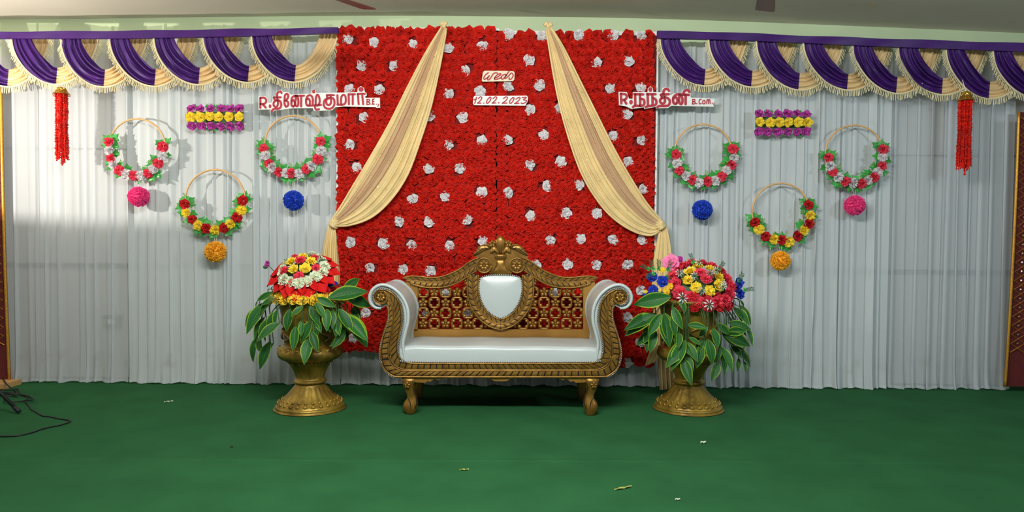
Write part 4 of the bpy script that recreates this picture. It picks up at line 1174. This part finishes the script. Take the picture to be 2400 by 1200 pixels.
# ------------------------------------------------------------------ urns
URN = [(0.0,0.001),(0.238,0.001),(0.243,0.012),(0.242,0.026),(0.232,0.036),(0.226,0.046),(0.205,0.062),(0.172,0.092),(0.136,0.132),(0.108,0.168),(0.101,0.182),(0.112,0.190),(0.117,0.199),(0.113,0.208),(0.103,0.216),(0.100,0.235),(0.112,0.272),(0.134,0.312),(0.146,0.334),(0.152,0.345),(0.160,0.350),(0.196,0.362),(0.220,0.385),(0.227,0.405),(0.222,0.430),(0.204,0.450),(0.184,0.460),(0.180,0.478),(0.186,0.56),(0.198,0.66),(0.214,0.73),(0.236,0.765),(0.248,0.785),(0.246,0.80),(0.232,0.806),(0.216,0.79),(0.20,0.75),(0.0,0.70)]
def urn(label, px, py):
    c = PZ(px, py); c.z = 0
    t = thing('urn', label, 'urn', c, 'gold urns beside the sofa')
    prof = [(p.x, p.y) for p in cr([Vector(q) for q in URN], 3)]
    n = 96; rows = []
    for r, z in prof:
        row = []
        for k in range(n):
            a = 2*pi*k/n; q = r
            if 0.06 < z < 0.165: q *= 1 + 0.022*cos(24*a)
            elif 0.23 < z < 0.33: q *= 1 + 0.020*cos(20*a)
            elif 0.36 < z < 0.45 and r > 0.19: q *= 1 + 0.020*abs(sin(9*a + 6*(z-0.4))) 
            elif 0.50 < z < 0.72 and r > 0.17: q *= 1 + 0.015*cos(12*a)*sin((z-0.5)/0.22*pi)
            row.append((c.x+q*cos(a), c.y+q*sin(a), z))
        rows.append(row)
    mb = MB(); mb.grid(rows, True); mb.build('body', M['urn'], t, smooth=True)
    rl = MB()                                   # moulded leaf ornament on the foot and body
    for k in range(26):
        a = 2*pi*k/26
        for r, z, rx, rz in ((0.224, 0.050, 0.016, 0.014), (0.196, 0.073, 0.013, 0.010)):
            e = MB(); e.ell((0,0,0), (0.008, rx, rz), 6, 4); rl.merge(e, Matrix.Translation((c.x+r*cos(a), c.y+r*sin(a), z)) @ Matrix.Rotation(a, 4, 'Z'))
    for k in range(18):
        a = 2*pi*k/18
        e = MB(); e.ell((0,0,0), (0.012, 0.026, 0.012), 6, 4); rl.merge(e, Matrix.Translation((c.x+0.214*cos(a), c.y+0.214*sin(a), 0.437)) @ Matrix.Rotation(a, 4, 'Z') @ Matrix.Rotation(0.5, 4, 'X'))
        e = MB(); e.ell((0,0,0), (0.010, 0.020, 0.009), 6, 4); rl.merge(e, Matrix.Translation((c.x+0.156*cos(a), c.y+0.156*sin(a), 0.342)) @ Matrix.Rotation(a, 4, 'Z'))
    for k in range(8):
        a = 2*pi*k/8
        pts = [Vector((c.x+(0.186+0.010)*cos(a+0.22*sin(f*9)), c.y+(0.186+0.010)*sin(a+0.22*sin(f*9)), 0.50+0.15*f)) for f in [q/14 for q in range(15)]]
        rl.tube(pts, 0.008, 5)
    tag(rl.build('relief', M['urn'], t, smooth=True), kind='stuff')
    return t, c

# ------------------------------------------------------------------ leaves with a pale margin
def margin_leaf(bend, cup, s):
    NU = 12; V = [-1,-.86,-.5,0,.5,.86,1]; mb = MB(); rows = []; mg = []; vn = []
    for i in range(NU+1):
        u = i/NU; w = 0.19*(sin(pi*min(1, (0.03+0.97*u)**0.88))**1.0)
        row = []
        for v in V:
            z = cup*abs(v)*w*1.2 - bend*(u*u) + bend*0.5*u + 0.006*sin(u*22+v*3+s)*abs(v)
            row.append((v*w, u, z)); mg.append(abs(v)); vn.append(u - 0.22*abs(v))
        rows.append(row)
    mb.grid(rows); me = mb.mesh('leaf', M['leaf'], True)
    for nm, dat in (('margin', mg), ('vein', vn)):
        at = me.attributes.new(nm, 'FLOAT', 'POINT'); at.data.foreach_set('value', dat)
    return me
leaf_me = [margin_leaf(0.22, 0.45, 0), margin_leaf(0.34, 0.30, 1), margin_leaf(0.12, 0.6, 2)]

def calla_mesh():
    mb = MB(); rows = []
    for i in range(11):
        u = i/10; w = 0.52*sin(pi*(0.16+0.84*u)**0.9)**0.9*(1-u**5)
        rows.append([(v*w*(1-0.15*(1-u)), u*1.0 - 0.1*abs(v)*(1-u), 0.30*abs(v)**1.6*(1-0.85*u) - 0.16*u*u + 0.10) for v in (-1,-.7,-.35,0,.35,.7,1)])
    mb.grid(rows); return mb.mesh('calla_petal', M['calla'], True)
calla_me = calla_mesh()
sp_ = MB(); sp_.tube([(0,0.02,0.12),(0,0.16,0.22),(0,0.28,0.27)], [0.02,0.022,0.012], 6); spadix_me = sp_.mesh('spadix', M['spadix'], True)
def fl_set(key, r, h, seed, rings=4, n=18, waves=7):
    return [ruffle('flower', M[key], r, h, rings, n, seed+i, waves) for i in range(2)]
F = {'yellow': fl_set('yellow', 0.040, 0.040, 300), 'gold': fl_set('orange_yellow', 0.044, 0.042, 310), 'red': fl_set('pink_rose', 0.036, 0.038, 320),
     'crimson': fl_set('red_rose', 0.046, 0.044, 330), 'cream': fl_set('cream_flower', 0.040, 0.036, 340, 4, 20, 9), 'pink': fl_set('pink_rose', 0.050, 0.048, 350),
     'blue': fl_set('blue_flower', 0.042, 0.045, 360, 4, 14, 5), 'lily': fl_set('pink_flower', 0.062, 0.040, 370, 2, 18, 6), 'violet': fl_set('purple_flower', 0.034, 0.03, 380, 3, 12, 5),
     'yel_big': fl_set('yellow', 0.044, 0.046, 390)}
def star_mesh():
    mb = MB()
    for k in range(8):
        a = 2*pi*k/8; d = Vector((cos(a), sin(a), 0)); w = Vector((-sin(a), cos(a), 0))
        mb.add([d*0.012+Vector((0,0,.012)), d*0.034+w*0.007+Vector((0,0,.014)), d*0.052+Vector((0,0,.002)), d*0.034-w*0.007+Vector((0,0,.014))], [(0,1,2,3)])
    return mb.mesh('star_flower', M['white_flower'])
star_me = star_mesh()
def spikes():
    mb = MB()
    for k in range(9):
        a = 2*pi*k/9+0.3; d = Vector((cos(a), sin(a), 0.5)); w = Vector((-sin(a), cos(a), 0))
        mb.add([d*0.004, d*0.022+w*0.004+Vector((0,0,.006)), d*0.036, d*0.022-w*0.004], [(0,1,2,3)])
    mb.ell((0,0,0.01), (0.009,0.009,0.01), 6, 4)
    return mb.mesh('star_heart', M['dark_fern'])
spike_me = spikes()
dfern_me = [sprig_mesh(M['dark_fern'], 10+s, 13, 0.075) for s in range(2)]

def frame(n, e):
    n = Vector(n).normalized(); e1 = Vector(e); e1 = (e1 - n*e1.dot(n)).normalized(); return n, e1, n.cross(e1)

def hang_leaves(t, c, org, sc, lst, seed):
    rg = random.Random(seed)
    stem = MB()
    more = [((b[0]+rg.uniform(-18,18), b[1]+rg.uniform(-12,18)), (t_[0]+rg.uniform(-34,34), t_[1]+rg.uniform(-40,12))) for b, t_ in lst if rg.random() < 0.5]
    for qi, ((bx, by), (tx, ty)) in enumerate(lst + more):
        bp = (org[0]+bx/sc, org[1]+by/sc); tp = (org[0]+tx/sc, org[1]+ty/sc)
        def dep(px):
            dx = (px-1200)*(DIST+c.y)/FPX - c.x; return sqrt(max(0.0, 0.30**2 - dx*dx))
        b = P(bp[0], bp[1], c.y - dep(bp[0])*0.92 - rg.uniform(0.0, 0.03)); e = P(tp[0], tp[1], c.y - dep(tp[0])*0.95 - rg.uniform(0.02, 0.07))
        if qi >= len(lst): b.y += 0.03; e.y += 0.04
        d = e-b; L = d.length
        out = Vector((b.x-c.x, b.y-c.y, 0)); out = out.normalized() if out.length > 0.01 else Vector((0,-1,0))
        n = Vector((out.x*0.5+rg.uniform(-.45,.45), -1.0, 0.35+rg.uniform(-.2,.4)))
        place('leaf', rg.choice(leaf_me), t, b, dirq(n, d), (L*rg.uniform(0.9, 1.1), L, L*0.8))
        root = Vector((c.x + (b.x-c.x)*0.62, c.y + (b.y-c.y)*0.62, max(0.80, b.z+0.02)))
        stem.tube(cr([root, (root+b)/2 + Vector((out.x*0.05, out.y*0.05-0.01, 0.03)), b], 4), 0.0028, 4)
    stem.build('stem', M['stem'], t)

# ---- left urn and arrangement
u1, c1 = urn('gold urn to the left of the sofa', 727, 956)
W0 = P(711, 635, c1.y-0.09)
a1 = thing('flower_arrangement', 'domed bouquet of red calla petals, cream and yellow flowers in the left urn', 'bouquet', (c1.x, c1.y, 0.80))
mb = MB(); mb.ell((c1.x, c1.y, 0.83), (0.19, 0.19, 0.11), 20, 8); e = MB(); e.ell((0,0,0), (0.15, 0.12, 0.07), 18, 8)
n, e1, e2 = frame((-0.04,-0.60,0.80), (1,0,0.06))
mb.merge(e, Matrix.Translation(W0 - n*0.03) @ Matrix((e1, e2, n)).transposed().to_4x4()); mb.build('foam_core', M['stem'], a1, smooth=True)
rg = random.Random(11)
def ring(t, name, key, cnt, r, h, a0, tilt, sc=1.0, W=None, fr=None, ry=1.0, jit=0.006):
    n, e1, e2 = fr
    for k in range(cnt):
        a = a0 + 2*pi*k/cnt; d = e1*cos(a) + e2*sin(a)*ry
        p = W + d*r + n*h + Vector((rg.uniform(-jit,jit), rg.uniform(-jit,jit), rg.uniform(-jit,jit)))
        place(name, rg.choice(F[key]), t, p, rot_to(n + d*tilt, rg.uniform(0, 6)), sc*rg.uniform(0.93, 1.07))
fr1 = (n, e1, e2)
ring(a1, 'red_flower', 'red', 1, 0.0, 0.075, 0, 0, 1.0, W0, fr1)
ring(a1, 'yellow_flower', 'yellow', 5, 0.068, 0.055, pi/2, 0.4, 1.0, W0, fr1)
ring(a1, 'red_flower', 'red', 5, 0.110, 0.030, pi/2+0.63, 0.6, 1.0, W0, fr1)
ring(a1, 'cream_flower', 'cream', 15, 0.142, 0.010, 0.1, 0.7, 1.02, W0, fr1)
for k in range(15):
    a = 2*pi*k/15 + 0.05; d = e1*cos(a)+e2*sin(a); p = W0 + d*0.130 - n*0.018; L = 0.138*rg.uniform(0.92, 1.08)
    dr = d - n*0.18 + e1*rg.uniform(-.1,.1); q = dirq(n*1.0 + d*0.35, dr)
    place('calla_petal', calla_me, a1, p, q, (L*1.05, L, L)); place('spadix', spadix_me, a1, p, q, L)
frh = (Vector((0,0,1)), Vector((1,0,0)), Vector((0,1,0)))
ring(a1, 'crimson_flower', 'crimson', 15, 0.190, 0.055, 0.1, 2.0, 0.85, Vector((c1.x, c1.y, 0.80)), frh)
ring(a1, 'marigold_flower', 'gold', 21, 0.226, -0.004, 0.0, 1.9, 1.08, Vector((c1.x, c1.y, 0.80)), frh)
for px, py, key, dy in ((628,619,'violet',0.05),(774,664,'blue',-0.06),(782,668,'blue',-0.02)):
    place('blue_flower' if key == 'blue' else 'violet_flower', F[key][0], a1, P(px, py, c1.y+dy), rot_to((-0.4 if px < 700 else 0.3,-1,0.2)), 0.7)
for px, py, up in ((715,612,(0,0,1)),(680,622,(-.4,0,.8)),(744,618,(.6,0,.7)),(728,632,(.5,-.3,-.3)),(690,640,(-.3,-.3,.4)),(645,690,(-.4,-.2,-.5))):
    for s in range(2): place('sprig', dfern_me[s], a1, P(px+s*4, py, c1.y-0.02-0.16*(py-590)/100), dirq((0.1,-1,.3), Vector(up)+Vector((s*.4-.2,0,0))), 0.72)
mb = MB(); mb.tube(cr([(c1.x-0.12, c1.y+0.03, 0.86), (c1.x-0.22, c1.y+0.05, 0.93), P(629, 622, c1.y+0.055)], 5), 0.003, 5); mb.ell(P(622, 626, c1.y+0.05), (0.018,0.014,0.014)); mb.build('side_stem', M['stem'], a1)
LV1 = [((683,370),(800,282)),((700,405),(848,468)),((600,415),(755,470)),((530,412),(645,470)),((520,440),(575,555)),((485,465),(550,570)),((590,480),(590,620)),((620,490),(625,600)),((650,520),(640,655)),((740,470),(780,595)),((690,520),(775,690)),((720,540),(770,650)),((700,620),(622,720)),((445,465),(370,530)),((365,480),(340,620)),((400,585),(385,740)),((500,550),(420,690)),((440,560),(430,650)),((515,560),(535,655)),((490,615),(535,745)),((480,660),(460,830)),((235,392),(180,428)),((255,420),(230,510)),((290,480),(265,600)),((215,440),(115,640)),((160,475),(93,590)),((245,535),(200,680)),((190,540),(125,650)),((300,565),(245,690)),((160,655),(120,810)),((165,660),(185,750)),((245,680),(205,840)),((240,690),(240,780)),((220,540),(190,680)),((690,560),(690,650)),((660,480),(720,640)),((150,500),(130,600))]
hang_leaves(a1, c1, (540,540), 2.6075, LV1, 5)

# ---- right urn and arrangement
u2, c2 = urn('gold urn to the right of the sofa', 1613, 957)
W2 = P(1644, 668, c2.y-0.07)
a2 = thing('flower_arrangement', 'domed bouquet of pink, yellow and red flowers in the right urn', 'bouquet', (c2.x, c2.y, 0.80))
n, e1, e2 = frame((0.06,-0.68,0.73), (1,0,-0.10)); fr2 = (n, e1, e2)
mb = MB(); mb.ell((c2.x+0.04, c2.y, 0.82), (0.20, 0.20, 0.12), 20, 8); e = MB(); e.ell((0,0,0), (0.19, 0.15, 0.085), 18, 8)
mb.merge(e, Matrix.Translation(W2 - n*0.03) @ Matrix((e1, e2, n)).transposed().to_4x4()); mb.build('foam_core', M['stem'], a2, smooth=True)
ring(a2, 'pink_flower', 'pink', 3, 0.030, 0.085, 0.5, 0.2, 0.82, W2, fr2)
ring(a2, 'yellow_flower', 'yel_big', 8, 0.108, 0.055, 0.2, 0.5, 1.0, W2, fr2)
ring(a2, 'pink_flower', 'pink', 17, 0.188, 0.004, 0.0, 0.9, 1.05, W2, fr2)
B2 = Vector((c2.x+0.045, c2.y, 0.765))
ring(a2, 'crimson_flower', 'crimson', 17, 0.222, 0.0, 0.0, 2.4, 1.0, B2, frh)
ring(a2, 'crimson_flower', 'crimson', 15, 0.205, 0.06, 0.2, 2.4, 0.9, B2, frh)
for px, py in ((1592,640),(1627,647),(1637,615),(1663,640),(1677,634),(1694,672),(1644,682),(1599,699),(1661,715)):
    p = P(px, py, c2.y - 0.10 - (py-600)/100*0.17); q = rot_to((rg.uniform(-.3,.3), -1, 0.35), rg.uniform(0, 6))
    o = place('star_flower', star_me, a2, p, q, 0.62 if py < 690 else 0.85); place('star_heart', spike_me, a2, p, q, 0.85)
for px, py, key, dy, s in ((1530,650,'blue',-.02,.95),(1554,661,'blue',-.10,1.0),(1532,682,'blue',-.08,.95),(1519,696,'blue',-.02,.85),(1546,690,'blue',-.12,.8),(1729,664,'blue',-.02,.95),(1731,690,'blue',-.02,.95),(1722,676,'blue',.0,.8),
                           (1574,616,'lily',.02,1.0),(1594,608,'violet',.05,.7),(1553,633,'yellow',-.04,.55),(1563,684,'gold',-.14,.6),(1570,672,'gold',-.12,.6),(1514,684,'yellow',-.03,.35),(1547,681,'yellow',-.16,.3)):
    nm = {'blue':'blue_flower','lily':'pink_lily','violet':'violet_flower','yellow':'yellow_flower','gold':'marigold_flower','pink':'pink_flower'}[key]
    sd = -0.5 if px < 1640 else 0.5
    place(nm, rg.choice(F[key]), a2, P(px, py, c2.y+dy), rot_to((sd,-1,0.3), rg.uniform(0,6)), s)
for px, py, up in ((1524,632,(-.7,0,.3)),(1532,634,(-.2,0,.8)),(1535,640,(-.5,0,-.2)),(1545,634,(0,0,1)),(1560,645,(.4,0,-.3)),(1565,636,(.2,0,.6)),(1626,618,(-.3,0,.9)),(1683,634,(.5,0,.7)),(1731,662,(.4,0,.8)),(1742,680,(.7,0,.1)),(1623,675,(-.3,0,-.8)),(1640,705,(0,0,-1))):
    place('sprig', rg.choice(dfern_me), a2, P(px, py, c2.y-0.06), dirq((0.1,-1,.3), up), 1.0)
    p = P(px, py, c2.y-0.05); place('small_leaf', rg.choice(ivy_me), a2, p, dirq((.1,-1,.4), up), 0.7)
LV2 = [((305,370),(155,420)),((270,405),(145,468)),((380,395),(395,480)),((320,435),(385,580)),((260,480),(298,695)),((210,480),(88,640)),((240,480),(175,580)),((180,560),(165,725)),((205,580),(170,720)),((150,560),(130,650)),((310,500),(335,630)),((415,550),(530,600)),((540,560),(500,620)),((575,570),(605,700)),((420,630),(500,680)),((540,640),(565,805)),((360,600),(350,710)),((400,650),(310,845)),((405,660),(480,790)),((405,740),(445,860)),((380,760),(440,945)),((520,650),(475,760)),((510,680),(470,830)),((625,690),(655,865)),((610,790),(572,905)),((600,545),(660,610)),((650,600),(735,600)),((640,610),(730,690)),((695,530),(815,610)),((720,620),(825,690)),((715,700),(845,805)),((690,680),(720,770)),((740,765),(722,850)),((770,780),(795,855)),((715,440),(800,560)),((745,430),(835,540)),((780,560),(820,690)),((640,620),(700,680)),((620,700),(600,790)),((750,395),(800,430))]
hang_leaves(a2, c2, (1460,560), 2.7278, LV2, 6)

# ------------------------------------------------------------------ ceiling fans and fixture
def fan(label, tip, root, blade_w):
    z = ZC - 0.36
    a = PZ(tip[0], tip[1], z); b = PZ(root[0], root[1], z); d = (b-a).normalized(); hub = a + d*0.66
    t = thing('ceiling_fan', label, 'fan', hub)
    mb = MB(); mb.lathe([(0.0,0.06),(0.04,0.055),(0.10,0.03),(0.115,0.0),(0.10,-0.035),(0.05,-0.05),(0,-0.055)], hub, 24); mb.build('motor', M['fan'], t, smooth=True)
    mb = MB(); mb.tube([hub+Vector((0,0,0.05)), hub+Vector((0,0,0.30))], 0.011, 8); mb.build('rod', M['fan'], t)
    mb = MB(); mb.lathe([(0.0,0.36),(0.055,0.358),(0.05,0.33),(0.02,0.28),(0.0,0.28)], hub, 16); mb.build('canopy', M['fan'], t, smooth=True)
    a0 = atan2(-d.y, -d.x)
    for k in range(3):
        an = a0 + k*2*pi/3; u = Vector((cos(an), sin(an), 0)); w = Vector((-sin(an), cos(an), 0.16))
        o0, o1 = hub + u*0.20, hub + u*0.66; h = blade_w/2
        mb = MB(); mb.prism([o0-w*h*.75, o0+w*h*.75, o1+w*h-u*0.02, o1+w*h*.8, o1-w*h*.8+u*0.01, o1-w*h-u*0.02], (0,0,0.006)); bl = mb.build('blade', M['fan'], t)
        mb = MB(); mb.prism([hub+u*0.09-w*0.02, hub+u*0.09+w*0.02, hub+u*0.25+w*0.035, hub+u*0.25-w*0.035], (0,0,-0.004)); mb.build('blade_arm', M['fan'], bl)
fan('brown ceiling fan whose blade dips into view above the left of the flower wall', (866, 22), (800, 0), 0.13)
fan('brown ceiling fan whose blade dips into view above the right swag valance', (1793, 26), (1797, -14), 0.125)
p = PZ(2048, 1, ZC-0.02)
t = thing('ceiling_hook_plate', 'small round plate on the ceiling at the upper right', 'ceiling plate', p)
mb = MB(); mb.lathe([(0,-0.02),(0.035,-0.018),(0.04,0.0),(0.04,0.015)], p, 16); mb.build('plate', M['fan'], t, smooth=True)
mb = MB(); mb.tube([p+Vector((0.012*cos(k*pi/6), 0, -0.03+0.012*sin(k*pi/6))) for k in range(13)], 0.003, 5); mb.build('hook', M['brass'], t)

# ------------------------------------------------------------------ left corner: board, stand, cable
xr = P(41, 890, -0.12).x
mb = MB(); mb.box((xr-1.0, -0.27, 0.001), (xr, -0.07, 0.042)); tag(mb.build('wooden_board', M['wood'], loc=(xr-0.5, -0.1, 0)), 'raw pine board lying on the carpet at the left foot of the curtains', 'board')
foot = PZ(46, 970); pole = Vector((foot.x-0.60, foot.y+0.03, 0)); hubz = 0.56
t = thing('tripod_stand', 'black tripod stand with one leg reaching in at the lower left', 'stand', pole)
mb = MB(); mb.tube([pole+Vector((0,0,0.25)), pole+Vector((0,0,0.95))], 0.018, 10); mb.build('pole', M['black'], t, smooth=True)
mb = MB(); mb.lathe([(0.02,hubz-0.05),(0.035,hubz-0.04),(0.035,hubz+0.04),(0.02,hubz+0.05)], pole, 12); mb.build('collar', M['black'], t)
d0 = foot-pole
for k in range(3):
    dd = Matrix.Rotation(k*2*pi/3, 3, 'Z') @ d0; e = pole + dd + Vector((0,0,0.012))
    mb = MB(); mb.tube([pole+dd*0.05+Vector((0,0,hubz)), e], 0.0125, 8); lo = mb.build('leg', M['black'], t, smooth=True)
    mb = MB(); u = (e-pole-Vector((0,0,hubz))).normalized(); mb.tube([e-u*0.05, e+u*0.0], 0.0155, 8); mb.build('rubber_foot', M['black'], lo, smooth=True)
    mb = MB(); mb.tube([pole+Vector((0,0,0.28)), pole+dd*0.48+Vector((0,0,hubz*0.54))], 0.008, 6); mb.build('brace', M['black'], t)
# flood lamp on its pole, beyond the left edge; its lower shutter cuts the beam off above the skirting of the curtains
lp = Vector((-4.4, -1.6, 0))
t = thing('flood_lamp', 'black flood lamp with shutter on a pole beyond the left edge', 'lamp', lp)
mb = MB(); mb.lathe([(0.0,0.001),(0.12,0.001),(0.12,0.02),(0.03,0.035),(0.0,0.035)], lp, 20); mb.build('base', M['black'], t)
mb = MB(); mb.tube([lp+Vector((0,0.0,0.03)), lp+Vector((0,0.0,1.70)), lp+Vector((0,-0.10,1.78))], 0.016, 8); mb.build('pole', M['black'], t, smooth=True)
mb = MB(); mb.prism([lp+Vector((-.28,-.07,1.80)), lp+Vector((.28,-.07,1.80)), lp+Vector((.28,-.07,2.10)), lp+Vector((-.28,-.07,2.10))], (0,-0.05,0)); mb.build('housing', M['black_box'], t)
mb = MB(); mb.prism([lp+Vector((-.40,-.07,1.80)), lp+Vector((.75,-.07,1.80)), lp+Vector((.75,.36,1.795)), lp+Vector((-.40,.36,1.835))], (0,0,-0.006)); mb.build('shutter', M['black'], t)
mb = MB(); mb.tube([lp+Vector((-.2,-0.03,1.95)), lp+Vector((.2,-0.03,1.95))], 0.006, 8); mb.build('lamp_tube', M['foam'], t, smooth=True)
cs = [(0,975),(100,975),(250,965),(400,935),(500,905),(580,875),(700,845),(850,815),(950,785),(992,763),(955,743),(850,730),(720,700),(600,685),(500,630),(430,585),(405,540),(360,490),(375,425),(250,375),(160,300),(90,240),(40,160)]
def fl(x, y, z=0.006): return PZ(x/6, 860+y/6, z)
mb = MB(); mb.tube(cr([fl(-160, 990)] + [fl(x, y, 0.006 if y > 310 or x > 300 else 0.052) for x, y in cs], 4), 0.0052, 6); tag(mb.build('cable', M['black'], smooth=True), 'long black cable trailing across the green carpet at the lower left', 'cable')
loops = [(-120,420),(0,325),(120,330),(230,310),(265,335),(240,375),(100,360),(0,345),(-120,360),(-60,400),(100,385),(240,380),(380,405),(455,435),(462,460),(380,470),(240,490),(100,482),(60,450),(130,410),(240,385),(0,350),(-120,330)]
mb = MB(); mb.tube(cr([fl(x, y, 0.012+0.008*(i % 3)) for i, (x, y) in enumerate(loops)], 4), 0.0052, 6); tag(mb.build('cable', M['black'], smooth=True), 'coiled black cable heaped by the pine board', 'cable')

# ------------------------------------------------------------------ scraps on the carpet
def scrap(label, px, py, m, L, W, ang, h=0.006):
    c = PZ(px, py, 0.002); d = Vector((cos(ang), sin(ang), 0)); w = Vector((-sin(ang), cos(ang), 0)); mb = MB()
    rows = [[c + d*L*(i/6-0.5) + w*W*(j/3-0.5)*sin(pi*(i+0.6)/7.2) + Vector((0, 0, h*(0.3+abs(sin(i*1.1+j*0.7))))) for j in range(4)] for i in range(7)]
    mb.grid(rows); mb.grid([[p - Vector((0,0,0.0015)) for p in r] for r in rows][::-1])
    tag(mb.build('carpet_scrap', m, loc=c), label, 'scrap', 'scraps on the carpet')
scrap('white paper scrap on the carpet below the right urn', 1648, 1040, M['scrap'], 0.035, 0.022, 0.2, 0.012)
scrap('yellowish petal shred on the carpet near the front edge', 1460, 1145, M['scrap_leaf'], 0.11, 0.016, 0.5)
scrap('small pale chip at the very front of the carpet, right of centre', 1588, 1172, M['scrap'], 0.025, 0.012, 0.1)
scrap('pale thin shred on the carpet in front of the left curtains', 395, 942, M['scrap'], 0.06, 0.012, 0.4)
scrap('dark red crumb on the carpet left of the left urn', 543, 1048, M['scrap_dark'], 0.02, 0.014, 0.0)
scrap('faint pale scrap on the carpet in front of the sofa', 1088, 1102, M['scrap_leaf'], 0.05, 0.012, 0.1)
